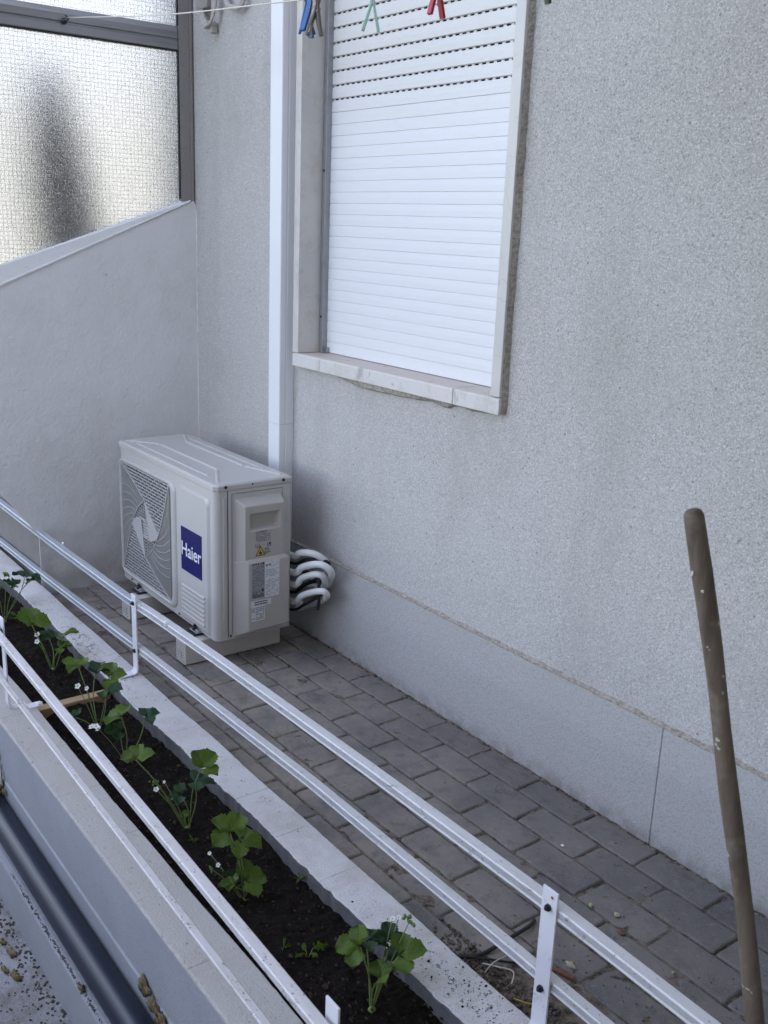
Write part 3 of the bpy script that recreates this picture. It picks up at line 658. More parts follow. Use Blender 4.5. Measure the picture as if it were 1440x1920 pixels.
def zat(cv, x):
    for (a, b), (c_, d) in zip(cv, cv[1:]):
        if min(a, c_) <= x <= max(a, c_) and a != c_: return b+(d-b)*(x-a)/(c_-a)
    return None
gr = MB(); gy0, gy1 = AY0-.0035, AY0+.004
def gbar(p, q, w, y0=gy0, y1=gy1, mi=0):
    p = Vector((cc[0]+p[0], 0, cc[1]+p[1])); q = Vector((cc[0]+q[0], 0, cc[1]+q[1])); d = (q-p)
    if d.length < 1e-4: return
    c = (p+q)/2; c.y = (y0+y1)/2; nrm = Vector((-d.z, 0, d.x)).normalized()*w/2
    gr.obox(c, d/2, (0, (y1-y0)/2, 0), nrm, mi)
CA = C1+BLR[1:]
for s in (1, -1):
    z = .2135; k = 0
    while z > .006:                               # open louvred horn
        a, b = xat(CA, z), xat(C3, z)
        if a is not None and b is not None and b-a > .004:
            gbar((s*a, s*z), (s*b, s*(z-.002)), .0040)
            x = -.2+(.018 if k % 2 else 0)
            while x < b:
                if x > a+.006: gbar((s*x, s*(z-.0015)), (s*(x+.0035), s*(z-.0135)), .0026, gy0+.0015, gy1)
                x += .036
        z -= .0122; k += 1
    x = -.2145
    while x < -.002:                              # field of fine upright bars
        top = zat(C1, x)
        low = zat([(-a, -b) for a, b in C3][::-1], x) if x < -.1192 else zat(CRS, x)
        if top is not None and low is not None and top-low > .003: gbar((s*x, s*low), (s*x, s*top), .0017)
        x += .0062
    def infield(X_, Z_):
        t_ = zat(C1, X_); l_ = zat([(-a, -b) for a, b in C3][::-1], X_) if X_ < -.1192 else zat(CRS, X_)
        return t_ is not None and l_ is not None and l_ < Z_ < t_
    for k in range(9):                            # faint swept webs that cross the fine bars
        a0 = 112+k*11; pts_ = []
        for q in range(26):
            r_ = .085+q*.0075; t = R_(a0+(r_-.085)*230); p_ = (r_*math.cos(t), r_*math.sin(t))
            if infield(*p_): pts_.append(p_)
            else:
                for p, q_ in zip(pts_, pts_[1:]): gbar((s*p[0], s*p[1]), (s*q_[0], s*q_[1]), .0018, gy0-.0003, gy1)
                pts_ = []
        for p, q_ in zip(pts_, pts_[1:]): gbar((s*p[0], s*p[1]), (s*q_[0], s*q_[1]), .0018, gy0-.0003, gy1)
    for x in (-.088, -.070, -.052, -.034, -.016):  # sparse net in the dark crescent
        t_, l_ = zat(CRS, x), zat(HT, x)
        if t_ is not None and l_ is not None: gbar((s*x, s*l_), (s*(x+.004), s*t_), .0022, gy0+.001, gy1)
    z = .094
    while z > .012:
        a = None
        for (p, q_), (p2, q2) in zip(CRS, CRS[1:]):
            if q_ <= z <= q2: a = p+(p2-p)*(z-q_)/(q2-q_)
        b = xat(BLL, z)
        if z < .030: b = min(b, -.05)
        if a is not None and b is not None and b > a: gbar((s*a, s*z), (s*b, s*(z-.003)), .0024, gy0+.001, gy1)
        z -= .0110
    for cv, w_ in ((C1, .0050), (C3, .0042), (HK, .0050), (CRS, .0030), (BLR, .0030), (BLL, .0030)):
        for p, q_ in zip(cv, cv[1:]): gbar((s*p[0], s*p[1]), (s*q_[0], s*q_[1]), w_, gy0-.0022, gy1)
    z = -.028                                     # short louvres between the two blades
    while z < .026: gbar((s*-.026, s*z), (s*.018, s*z), .0036, gy0+.001, gy1); z += .0105
    poly_ = BLR+HK[1:5]+BLL[1:-1][::-1]
    vs = [(cc[0]+s*x, yq, cc[1]+s*z) for yq in (gy0-.0014, gy0+.004) for x, z in poly_]; n = len(poly_)
    gr.add(vs, [tuple(range(n)), tuple(range(2*n-1, n-1, -1))]+[(i, (i+1) % n, n+(i+1) % n, n+i) for i in range(n)])
gr.build('fan_grille', grille_m, ac)
# raised front panel with rounded corner, louvres and logo
pn = MB(); o0 = [(.724, .100)]+[(.940, .100), (.940, .560)]+[(.940-.022+.022*math.cos(t), .560+.022*math.sin(t)) for t in [R_(22.5*k) for k in range(1, 5)]]+[(.724, .585)]
def inset(pts, d):
    cx_ = sum(p[0] for p in pts)/len(pts); cz_ = sum(p[1] for p in pts)/len(pts)
    return [(p[0]+(-d if p[0] > cx_ else d), p[1]+(-d if p[1] > cz_ else d)) for p in pts]
o1 = inset(o0, .010); n = len(o0)
pn.add([(x, AY0-.0004, z) for x, z in o0]+[(x, AY0-.0065, z) for x, z in o1], [(i, (i+1) % n, n+(i+1) % n, n+i) for i in range(n)]+[tuple(range(n, 2*n))])
pn.build('front_panel', unit_m, ac, .003, 3)
lv = MB()
for k in range(7):
    z = .2285-k*.0165
    lv.prism([(AY0-.0068, z+.006), (AY0-.0125, z), (AY0-.0068, z-.0035)], .738, .912, 'x')
lv.build('louvres', unit_m, ac, .0012)
MB().box(.7395, .8930, AY0-.0085, AY0-.0067, .2865, .4415).build('logo_panel', navy, ac, .0006)
def text(name, s, size, mat, org, rx, ry, parent, depth_=.0006, width=None, bold=0.0, align='CENTER'):
    cu = bpy.data.curves.new(name, 'FONT'); cu.body = s; cu.size = size; cu.extrude = depth_; cu.align_x = align; cu.align_y = 'CENTER'; cu.offset = bold
    t = bpy.data.objects.new(name, cu); col.objects.link(t)
    bpy.context.view_layer.update()
    me = bpy.data.meshes.new_from_object(t); bpy.data.objects.remove(t, do_unlink=True)
    w_ = max(q.co.x for q in me.vertices)-min(q.co.x for q in me.vertices); k = (width/w_) if width else 1
    rx, ry = Vector(rx), Vector(ry); rz = rx.cross(ry)
    for q in me.vertices: q.co = Vector(org)+rx*q.co.x*k+ry*q.co.y+rz*q.co.z
    me.materials.clear(); me.materials.append(mat)
    o = bpy.data.objects.new(name, me); col.objects.link(o); o.parent = parent; o.matrix_parent_inverse = parent.matrix_basis.inverted(); return o
text('logo_text', 'Haier', .070, white, (.8165, AY0-.0090, .3625), (1,0,0), (0,0,1), ac, .0006, .146, .0003)
# lid with pressed creases
ld = MB(); e = .0035; lp = [(AX0-e+rc*.6, AY0-e), (AX1+e-rc*.6, AY0-e), (AX1+e, AY0-e+rc*.6), (AX1+e, AY1+e), (AX0-e, AY1+e), (AX0-e, AY0-e+rc*.6)]
lt = [(x+(.006 if x < .5 else -.006), y+(.006 if y < -.3 else -.006)) for x, y in lp]; n = 6
ld.add([(x, y, LZ-.001) for x, y in lp]+[(x, y, AZ1-.006) for x, y in lp]+[(x, y, AZ1) for x, y in lt], [(q*n+i, q*n+(i+1) % n, (q+1)*n+(i+1) % n, (q+1)*n+i) for q in range(2) for i in range(n)]+[tuple(range(12, 18)), tuple(range(5, -1, -1))])
ld = ld.build('lid', unit_m, ac, .002)
rb = MB()
def ridge(p, q, w, h):
    p, q = Vector((*p, AZ1)), Vector((*q, AZ1)); d = (q-p).normalized(); nn = Vector((-d.y, d.x, 0))
    v = [p+nn*w, p-nn*w, q-nn*w, q+nn*w, p+d*w*1.2+nn*w*.45+Vector((0,0,h)), p+d*w*1.2-nn*w*.45+Vector((0,0,h)), q-d*w*1.2-nn*w*.45+Vector((0,0,h)), q-d*w*1.2+nn*w*.45+Vector((0,0,h))]
    for a in v[:4]: a.z -= .0005
    rb.add(v, [(4,5,6,7),(0,1,5,4),(1,2,6,5),(2,3,7,6),(3,0,4,7)])
ridge((.335, -.327), (.800, -.327), .0085, .0050); ridge((.345, -.223), (.790, -.223), .0085, .0050); ridge((.27, -.395), (.86, -.395), .006, .0035); ridge((.27, -.185), (.86, -.185), .006, .0035)
for a, b in (((.215, -.412), (.335, -.327)), ((.215, -.172), (.345, -.223)), ((.955, -.412), (.800, -.335)), ((.955, -.172), (.79, -.223))): ridge(a, b, .007, .0040)
rb.build('lid_rib', unit_m, ld, .0015)
for y, r_ in ((-.398, .0055), (-.300, .003), (-.182, .0055)):
    MB().tube([(AX1+.003, y, .6255), (AX1+.0055, y, .6255)], r_, 10).build('screw', bolt_m, ac)
for x, z, r_ in ((.285, .1035, .004), (.70, .102, .004)):
    MB().tube([(x, AY0-.0005, z), (x, AY0-.003, z)], r_, 10).build('screw', bolt_m, ac)
# right-hand side: corner post seam, access panel, stepped cover with handle recess
sd_ = MB(); sd_.box(AX1-.0002, AX1+.0009, -.3905, -.3880, AZ0+.006, LZ-.002, 1).box(AX1-.0002, AX1+.0016, -.3880, -.1525, AZ0+.004, LZ-.003)
sd_.build('side_panel', [unit_m, inner_m], ac, .0008)
sr_ = MB(); fr_ = [(-.3760, .6005), (-.1835, .6005)]
sr_.box(AX1+.0012, AX1+.0022, -.3762, -.3738, .112, .6005).box(AX1+.0012, AX1+.0022, -.3738, -.1860, .5985, .6005).box(AX1+.0012, AX1+.0022, -.1860, -.1845, .40, .6005)
sr_.build('side_seam', ink_g, ac)
MB().box(AX1-.0003, AX1+.0035, -.4085, -.3965, .122, .590).build('side_rib', unit_m, ac, .0025)
MB().tube([(AX1+.001, -.3815, .1065), (AX1+.004, -.3815, .1065)], .004, 10).build('screw', bolt_m, ac)
cv = MB(); B0 = AX1+.0014; D1 = AX1+.036; D2 = AX1+.046
# outline loops (y,z): back (on the panel) and front
up_b = [(-.3640, .3640), (-.3640, .5815), (-.1900, .5815), (-.1900, .3640)]
up_f = [(-.3445, .3640), (-.3445, .5600), (-.1960, .5600), (-.1960, .3640)]
hy0, hy1, hz0, hz1 = -.3275, -.2110, .4760, .5330
v = [(B0, y, z) for y, z in up_b]+[(D1, y, z) for y, z in up_f]+[(D1, y, z) for y, z in ((hy0, hz0), (hy0, hz1), (hy1, hz1), (hy1, hz0))]+[(D1-.024, y, z) for y, z in ((hy0+.004, hz0+.008), (hy0+.004, hz1-.003), (hy1-.014, hz1-.003), (hy1-.014, hz0+.008))]
f = [(0,1,5,4),(1,2,6,5),(2,3,7,6),(4,5,9,8),(5,6,10,9),(6,7,11,10),(7,4,8,11),(8,9,13,12),(9,10,14,13),(10,11,15,14),(11,8,12,15),(12,13,14,15)]
cv.add(v, f)
lo_b = [(-.3680, .1000), (-.3680, .3640), (-.1720, .3640), (-.1720, .1120)]
lo_f = [(-.3370, .1250), (-.3370, .3660), (-.1800, .3660), (-.1800, .1275)]
v = [(B0, y, z) for y, z in lo_b]+[(D2, y, z) for y, z in lo_f]+[(D1, -.3445, .378), (D1, -.1900, .378)]
cv.add(v, [(0,1,5,4),(2,3,7,6),(3,0,4,7),(4,5,6,7),(5,8,9,6),(1,8,5),(9,2,6),(1,2,9,8)])
cvo = cv.build('valve_cover', unit_plastic, ac, .0035, 3)
def lines(mb, x, y0, y1, z0, z1, rows, mi, rn, fill=.8, jit=.3, h=.45):
    for k in range(rows):
        z = z1-(k+.5)*(z1-z0)/rows; hh = (z1-z0)/rows*h/2; y = y0
        while y < y1-.001:
            L_ = rn.uniform(.003, .012); e_ = min(y+L_, y1)
            if rn.random() < fill: mb.box(x, x+.00025, y, e_, z-hh, z+hh, mi)
            y = e_+rn.uniform(.0008, .002)
rn = random.Random(22); XL = D1+.0003; XM = D2+.0003
lb = MB(); lines(lb, XL, -.306, -.250, .4335, .4700, 9, 0, rn, .85); lb.box(XL, XL+.0003, -.288, -.262, .4672, .4695, 1)
# two book pictograms
for y0 in (-.306, -.262):
    lb.box(XL, XL+.0003, y0, y0+.0015, .4150, .4270, 1).box(XL, XL+.0003, y0+.013, y0+.0145, .4150, .4270, 1).box(XL, XL+.0003, y0+.0015, y0+.013, .4150, .4162, 1).box(XL, XL+.0003, y0+.0066, y0+.0078, .4162, .4250, 1)
lb.box(XL, XL+.0003, -.2555, -.2500, .4200, .4272, 1)
lines(lb, XL, -.272, -.250, .389, .398, 3, 1, rn, .7)
lb.build('warning_print', [ink_g, ink], cvo)
text('rating_text', 'A2L', .0135, ink, (XL+.0003, -.2625, .4065), (0,1,0), (0,0,1), cvo, .0001, .0200)
tri = MB(); tri.prism([(-.3070, .3855), (-.2690, .3855), (-.2880, .4205)], XL, XL+.0003, 'x', 0); tri.prism([(-.3025, .3880), (-.2735, .3880), (-.2880, .4150)], XL+.0004, XL+.0007, 'x', 1)
tri.prism([(-.2925, .3900), (-.2835, .3900), (-.2820, .3960), (-.2860, .3990), (-.2875, .4055), (-.2905, .4000), (-.2940, .3960)], XL+.0008, XL+.0011, 'x', 0)
tri.build('flame_sign', [ink, yellow], cvo)
l1 = MB(); l1.box(XM, XM+.0003, -.3250, -.2785, .2410, .3560, 0); rn = random.Random(2)
l1.box(XM, XM+.0004, -.3250, -.3050, .3590, .3625, 1).box(XM, XM+.0004, -.3030, -.2985, .3580, .3635, 1).box(XM, XM+.0004, -.2930, -.2895, .358, .364, 1).box(XM, XM+.0004, -.2855, -.2800, .3565, .3650, 1)
lines(l1, XM+.0004, -.3235, -.2800, .2790, .3540, 15, 2, rn, .7); lines(l1, XM+.0004, -.3235, -.28, .2430, .2580, 3, 1, rn, .8, .3, .6)
for y in (-.3225, -.3110, -.2995, -.2880): l1.box(XM+.0004, XM+.0007, y, y+.0075, .2620, .2635, 1).box(XM+.0004, XM+.0007, y, y+.0012, .2620, .2720, 1)
l1.box(XM+.0004, XM+.0007, -.2870, -.2805, .2630, .2730, 1)
l1.build('rating_label', [label_g, ink, ink_g], cvo)
l2 = MB(); l2.box(XM, XM+.0003, -.2755, -.2200, .2390, .3655, 0)
l2.box(XM+.0004, XM+.0007, -.2720, -.2655, .3480, .3540, 1).box(XM+.0004, XM+.0007, -.2610, -.2545, .3490, .3550, 1).box(XM+.0004, XM+.0006, -.2510, -.2500, .3430, .3600, 2)
lines(l2, XM+.0004, -.2480, -.2225, .3440, .3610, 4, 2, rn, .6); lines(l2, XM+.0004, -.2725, -.2225, .3090, .3380, 5, 2, rn, .8)
lines(l2, XM+.0004, -.2725, -.2530, .2430, .3030, 11, 2, rn, .8); lines(l2, XM+.0004, -.2500, -.2225, .2430, .3030, 11, 2, rn, .6)
l2.build('wiring_label', [label_w, ink, ink_soft], cvo)
l3 = MB(); l3.box(XM+.0003, XM+.0006, -.3300, -.2520, .2125, .2325, 0); lines(l3, XM+.0007, -.315, -.266, .2150, .2310, 2, 1, rn, .97, .3, .5); l3.build('serial_label', [label_w, ink], cvo)
l4 = MB(); l4.box(XM, XM+.0003, -.3275, -.2755, .1600, .2122, 0); lines(l4, XM+.0004, -.3255, -.3130, .166, .209, 7, 1, rn, .5); lines(l4, XM+.0004, -.3100, -.2780, .163, .2095, 8, 1, rn, .85); l4.build('data_label', [label_w, ink_g], cvo)
# pipe penetration plate and feet
for x in (.3750, .8450):
    ft = MB(); ft.box(x-.028, x+.028, AY0-.020, AY0+.03, AZ0-.0035, AZ0-.0005).box(x-.024, x+.024, AY0-.012, AY0-.0005, AZ0-.0034, AZ0+.004)
    fo = ft.build('foot', alu_grey, ac, .002)
    MB().box(x-.030, x+.026, AY0-.030, AY0+.028, AZ0-.0120, AZ0-.0037).build('rubber_pad', black, fo, .002)
    MB().tube([(x-.008, AY0-.010, AZ0), (x-.008, AY0-.010, AZ0+.012)], .009, 6).tube([(x-.008, AY0-.010, AZ0+.012), (x-.008, AY0-.010, AZ0+.020)], .0045, 8).build('bolt', bolt_m, fo)

# stands under the unit
def stand(x0, x1, label):
    ya, yb, h = -.5144, -.1458, .0805
    r_ = empty('unit_stand', ((x0+x1)/2, (ya+yb)/2, 0), label, 'equipment stand', 'stands under the air conditioner')
    q = MB(); q.prism([(x0+.004, .0005), (x1-.004, .0005), (x1, .004), (x1, h), (x0, h), (x0, .004)], ya, yb, 'y'); q.build('beam', stand_m, r_, .002)
    q = MB()
    for i in range(3):
        for j in range(6): q.box(x0+.012+i*.020, x0+.0155+i*.020, ya-.0006, ya+.001, .010+j*.011, .0145+j*.011)
    q.box(x0+.0205, x0+.0235, ya-.0006, ya+.001, .022, .045).box(x0+.0405, x0+.0435, ya-.0006, ya+.001, .018, .045)
    q.build('end_slot', ink_g, r_)
    for j in range(4): MB().box(x0+.004, x1-.004, ya+.03+j*.1, ya+.05+j*.1, -.004, .0008).build('foot', black, r_)
stand(.8384, .9102, 'cream plastic beam stand under the logo end of the unit')
stand(.3700, .4418, 'cream plastic beam stand under the fan end of the unit')

# pipes looping out behind the unit
pl_ = empty('pipe_loops', (1.05, -.09, .2), 'white foam-covered pipes looping behind the unit with black cables', 'pipes')
def loop(pts, r, mat, nm): MB().tube(bez(pts, 8), r, 12).build(nm, mat, pl_)
def P(u, v, y): return at(u, v, y=y)
rr_ = .0118
loop([(.80, -.140, .3480), P(548, 1042, -.130), P(562, 1037, -.125), P(580, 1037, -.110), P(598, 1043, -.085), P(612, 1056, -.055), P(612, 1075, -.03), (.93, -.022, .22)], rr_, foamw, 'insulated_pipe')
loop([(.80, -.155, .3050), P(548, 1073, -.140), P(566, 1064, -.138), P(590, 1058, -.128), P(608, 1061, -.110), P(621, 1073, -.085), P(619, 1087, -.055), P(610, 1098, -.032), (.90, -.022, .19)], rr_, foamw, 'insulated_pipe')
loop([(.80, -.150, .2450), P(548, 1096, -.140), P(566, 1084, -.135), P(588, 1077, -.125), P(603, 1079, -.110), P(609, 1088, -.085), P(606, 1100, -.055), (.92, -.03, .17)], rr_*.95, foamw, 'insulated_pipe')
loop([(.80, -.150, .1950), P(548, 1127, -.135), P(566, 1117, -.132), P(588, 1110, -.125), P(606, 1109, -.112), P(613, 1117, -.092), P(604, 1125, -.065), P(585, 1132, -.045), P(560, 1140, -.035), (.86, -.03, .12)], rr_*.95, foamw, 'insulated_pipe')
loop([(.80, -.13, .320), P(548, 1056, -.115), P(575, 1049, -.105), P(605, 1050, -.075), P(617, 1060, -.045), (1.0, -.025, .25)], .006, black, 'cable')
loop([(.80, -.13, .225), P(550, 1075, -.11), P(575, 1072, -.10), P(595, 1085, -.10), P(598, 1102, -.10), P(598, 1125, -.10), P(596, 1143, -.10)], .006, black, 'cable')
loop([(.80, -.13, .12), P(548, 1143, -.11), P(570, 1134, -.105), P(595, 1121, -.10), P(605, 1112, -.09)], .005, black, 'cable')
loop([(.80, -.12, .20), P(548, 1110, -.09), P(572, 1096, -.08), P(596, 1088, -.07), P(604, 1098, -.06)], .007, black, 'cable')

# ------------------------------------------------------------------ planter
plt = empty('planter', (1.5, -.92, -.39), 'long low masonry planter with painted kerbs beside the paved strip', 'planter')
KZ = .037; rn = random.Random(31)
def kerb(side):
    vs = []; N = 720; x0, x1 = -2.0, 5.2; a, b = rn.uniform(0, 9), rn.uniform(0, 9)
    rows = []
    for i in range(N+1):
        x = x0+(x1-x0)*i/N
        wob = .0040*math.sin(x*4.3+a)+.0028*math.sin(x*13.7+b)+.0018*mnoise.noise(Vector((x*40, 0, a)))*2+.0030*mnoise.noise(Vector((x*14, 3, b)))+rn.uniform(-.0009, .0009)
        wz = .0012*math.sin(x*9+b)+rn.uniform(-.0004, .0004)
        if side == 'back':
            e0 = -.6925+.0012*math.sin(x*14)+rn.uniform(-.0006, .0006); e1 = -.797+wob
            rows.append([(e0, -.3), (e0, KZ-.004+wz), (e0-.004, KZ+wz), (e1+.003, KZ+wz), (e1, KZ-.0035+wz), (e1-.001, KZ-.008), (e1+.004, -.06), (e1+.004, -.3)])
        else:
            wob *= .4; e0 = -1.047-wob*.8; e1 = -1.1640+rn.uniform(-.0008, .0008)
            rows.append([(e0, -.3), (e0, KZ-.006), (e0-.004, KZ+wz), (e1+.005, KZ+wz), (e1+.0008, KZ-.003+wz), (-1.1640, KZ-.0065), (-1.1640, -.1455), (-1.1680, -.1500), (-1.1690, -.39)])
        rows[-1] = [(x, p, q) for p, q in rows[-1]]
    n = len(rows[0]); mb = MB(); flat = [p for r_ in rows for p in r_]
    fs = []; ms = []
    for i in range(N):
        for j in range(n-1):
            fs.append((i*n+j, i*n+j+1, (i+1)*n+j+1, (i+1)*n+j))
            if side == 'back': ms.append(0 if j < 4 else 1)
            else: ms.append(2 if j == 0 else (0 if j < 5 else 1))
    mb.add(flat, fs, 0)
    mb.m = ms
    return mb.build('kerb', [kerb_white, kerb_bare] if side == 'back' else [kerb_grey, side_paint, kerb_bare], plt)
kb_ = kerb('back'); kb_['label'] = 'speckled white kerb on the paving side'
kf_ = kerb('front'); kf_['label'] = 'cream topped kerb with bluish outer face'
# soil
vs = []; fs = []; NX, NY = 760, 30; rn = random.Random(9)
from mathutils import noise as mn
for i in range(NX+1):
    x = -2+i*7/NX
    for j in range(NY+1):
        y = -1.055+j*.265/NY
        z = -.006+.012*mn.noise(Vector((x*7, y*9, 0)))+.009*mn.noise(Vector((x*34, y*34, 3)))+.006*mn.noise(Vector((x*90, y*90, 5)))
        z -= .022*max(0, (-.96-y)/.095)
        vs.append((x, y, z))
for i in range(NX):
    for j in range(NY): fs.append((i*(NY+1)+j, (i+1)*(NY+1)+j, (i+1)*(NY+1)+j+1, i*(NY+1)+j+1))
sm_ = MB(); sm_.add(vs, fs)
for k in range(2600):                            # loose crumbs and bits of bark
    x, y = rn.uniform(.2, 3.2), rn.uniform(-1.04, -.80); big = rn.random() < .06
    sm_.blob((x, y, -.001-.02*max(0, (-.96-y)/.095)+rn.uniform(-.003, .003)), rn.uniform(.0012, .0035)*(1.8 if big else 1), (1+rn.random(), 1, .7), k, .6, 1 if rn.random() < .45 else 0, 1)
tag(sm_.build('soil', [soil_m, Mat('soil_crumb', (.055, .040, .030), .95, spec=.1).m], plt), kind='stuff')
# soil crumbs spilled on the kerb
kc = MB(); rn = random.Random(17)
for k in range(420):
    c = rn.random()
    if c < .45: x, y = rn.gauss(2.63, .10), -.745+rn.gauss(0, .03)
    elif c < .7: x, y = rn.gauss(.75, .16), -.76+rn.gauss(0, .022)
    else: x, y = rn.uniform(.1, 3), rn.uniform(-.79, -.70)
    if not (-.785 < y < -.70): continue
    kc.blob((x, y, KZ+.0006), rn.uniform(.0006, .0016)*(2.0 if rn.random() < .06 else 1), (1,1.2,.6), k, .6, 0, 1)
tag(kc.build('soil_crumbs', soil_m, kb_), kind='stuff')
ow = MB().box(.950, .986, -1.045, -.808, -.055, .010).build('wooden_divider', wood_m, None, .002)
tag(ow, 'pale wooden batten laid across the soil between two strawberry plants', 'wood batten')

# dark pipe, ledge, lower wall
pp = MB().tube([(-1.5, -1.2045, -.215), (1.018, -1.2045, -.215)], .0335, 32).tube([(1.012, -1.2045, -.215), (5, -1.2045, -.215)], .0350, 32)
pp = pp.build('drain_pipe', pipe_m); tag(pp, 'glossy dark grey plastic pipe lying along the outer side of the planter', 'pipe')
for p in pp.data.polygons: p.use_smooth = True
MB().tube([(1.008, -1.2045, -.215), (1.020, -1.2045, -.215)], .0372, 32).build('socket_ring', Mat('ring_grey', (.20, .23, .26), .4).m, pp)
fm = MB()
for k, (x, y, z, r_, s_) in enumerate(((1.035, -1.178, -.178, .011, (1.5,1,1)), (1.05, -1.185, -.182, .008, (1.4,1,.8)), (1.02, -1.190, -.176, .007, (1,1,1)), (1.075, -1.176, -.172, .007, (1.6,.5,1.5)), (1.055, -1.171, -.155, .007, (1.2,.35,2.2)), (1.045, -1.1695, -.135, .006, (.9,.3,2.8)), (1.038, -1.168, -.112, .0035, (.9,.4,4.5)), (1.027, -1.1665, -.085, .0025, (.9,.5,6.5)))): fm.blob((x, y, z), r_, s_, k, .4)
fm = fm.build('foam_residue', foam); tag(fm, 'ochre dried foam dripping down the planter side onto the pipe joint', 'foam residue', 'dried foam on the planter side')
tag(MB().blob((1.0, -1.166, -.012), .0045, (1,.4,3.4), 8, .4).build('foam_residue', foam), 'small ochre drip high on the planter side at the left edge', 'foam residue', 'dried foam on the planter side')
fm = MB(); rn = random.Random(77)
for k in range(26):
    t = k/25; x = 2.04+.20*t+rn.uniform(-.015, .015); z = -.175+.05*(1-t)*rn.random()-.02*t
    fm.blob((x, -1.168-.005*rn.random(), z), rn.uniform(.006, .013), (1.4, .34, 1.2), k+50, .55)
fm = fm.build('foam_residue', foam); tag(fm, 'large rough ochre foam patch on the planter side at the bottom of the picture', 'foam residue', 'dried foam on the planter side')
lg_ = MB(); lg_.prism([(-1.1692, -.251), (-1.2350, -.2515), (-1.2355, -.2560), (-1.2475, -.2570), (-1.2490, -.2600), (-1.2500, -.3895), (-1.1692, -.3895)], -1.5, 5, 'x')
lg_ = lg_.build('pipe_ledge', side_paint); tag(lg_, 'narrow painted masonry ledge under the dark pipe', 'ledge')
cr_ = MB(); rn = random.Random(41)
for k in range(420):
    x = rn.uniform(1.35, 2.3); cr_.blob((x, -1.2415+rn.gauss(0, .0022), -.2562), rn.uniform(.0008, .0026)*(1 if 1.45 < x < 1.95 else .6), (1.3,1,.6), k, .6, 0, 1)
tag(cr_.build('ledge_grit', Mat('grit_brown', (.10, .085, .07), .95).m, lg_), kind='stuff')
pb = MB().blob(at(153, 1853, z=-.250), .0085, (1.25, .9, .8), 5, .5).build('pebble', foam); tag(pb, 'ochre pebble sitting on the ledge below the pipe', 'pebble', 'pebbles')
db = MB(); rn = random.Random(55)
for k in range(1500):
    u = rn.uniform(-60, 140); v = 1640+rn.random()**1.2*320; p = at(u, v, z=-.39)
    if p.y > -1.252: continue
    near = max(0, 1-abs(p.y+1.26)/.08)
    if rn.random() > .25+.75*near: continue
    db.blob(p+Vector((0,0,.0008)), rn.uniform(.0008, .0026)*(1+.8*near), (1.3,1,.5), k, .6, 0, 1)
db = db.build('leaf_litter', Mat('litter_brown', (.07, .058, .042), .95).m); tag(db, 'dark crumbs and litter gathered on the lower ground along the ledge', 'litter', None, 'stuff')
for k, (u, v, r_, lb_) in enumerate(((28, 1829, .013, 'ochre knobbly pebble on the lower ground at the left edge'), (20, 1785, .013, 'ochre curled husk on the litter under the ledge'), (8, 1818, .009, 'ochre chip at the left edge of the lower ground'), (3, 1765, .009, 'brownish chip furthest up the left edge on the lower ground'))):
    q = MB(); p = at(u, v, z=-.386); q.blob(p, r_, (1.7, .6, .5), k+3, .6); q.blob(p+Vector((r_*1.1, .004, .001)), r_*.7, (1, .9, .7), k+9, .5)
    q = q.build('pebble', foam); tag(q, lb_, 'pebble', 'pebbles')

# ------------------------------------------------------------------ railings
def rail_sec(w, h, groove=True, side=-1):
    # y from -w..0, z from -h..0 ; fluted face on the -y side
    s = [(0, -h), (0, -.002), (-.002, 0), (-w+.002, 0), (-w, -.002)]
    if groove:
        for k in range(3):
            z = -h*.30-k*h*.17; s += [(-w, z+.0010), (-w+.0060, z+.0008), (-w+.0060, z-.0008), (-w, z-.0010)]
        s += [(-w, -h*.86), (-w-.0012, -h*.9), (-w-.0012, -h)]
    else: s += [(-w, -h*.5), (-w+.0015, -h*.55), (-w+.0015, -h)]
    return s
def railing(name, loc, label): return empty(name, loc, label, 'railing', 'low metal railings along the planter')
rb_ = railing('railing', (1.8, -.70, .037), 'low two-bar metal railing on the white kerb beside the paving')
upk = [(-1.2, .262), (-.54, .266), (.126, .2665), (.857, .275), (1.10, .287), (1.5, .2985), (2.19, .309), (2.72, .312), (3.09, .302), (3.6, .290), (4.5, .28)]
lok = [(-1.2, .070), (-.585, .079), (.05, .0955), (.80, .1216), (.99, .130), (1.98, .1600), (2.65, .158), (3.4, .150), (4.5, .15)]
def mkrail(keys, xa, xb, y, w, h, mat, parent, groove=True, ydrift=None, nm='rail'):
    path = []; x = xa
    while x < xb+.001:
        path.append((x, y+(ydrift(x) if ydrift else 0), lerp_path(keys, x))); x += (xb-xa)/60
    MB().sweep(rail_sec(w, h, groove), path).build(nm, mat, parent)
mkrail(upk, .95, 4.5, -.6788, .0255, .0205, rail_m, rb_)
mkrail(upk, -1.2, .948, -.6788, .0255, .0200, rail_cool, rb_)
mkrail(lok, .95, 4.5, -.6788, .0230, .0195, rail_m, rb_)
mkrail(lok, -1.2, .948, -.6788, .0230, .0190, rail_cool, rb_)
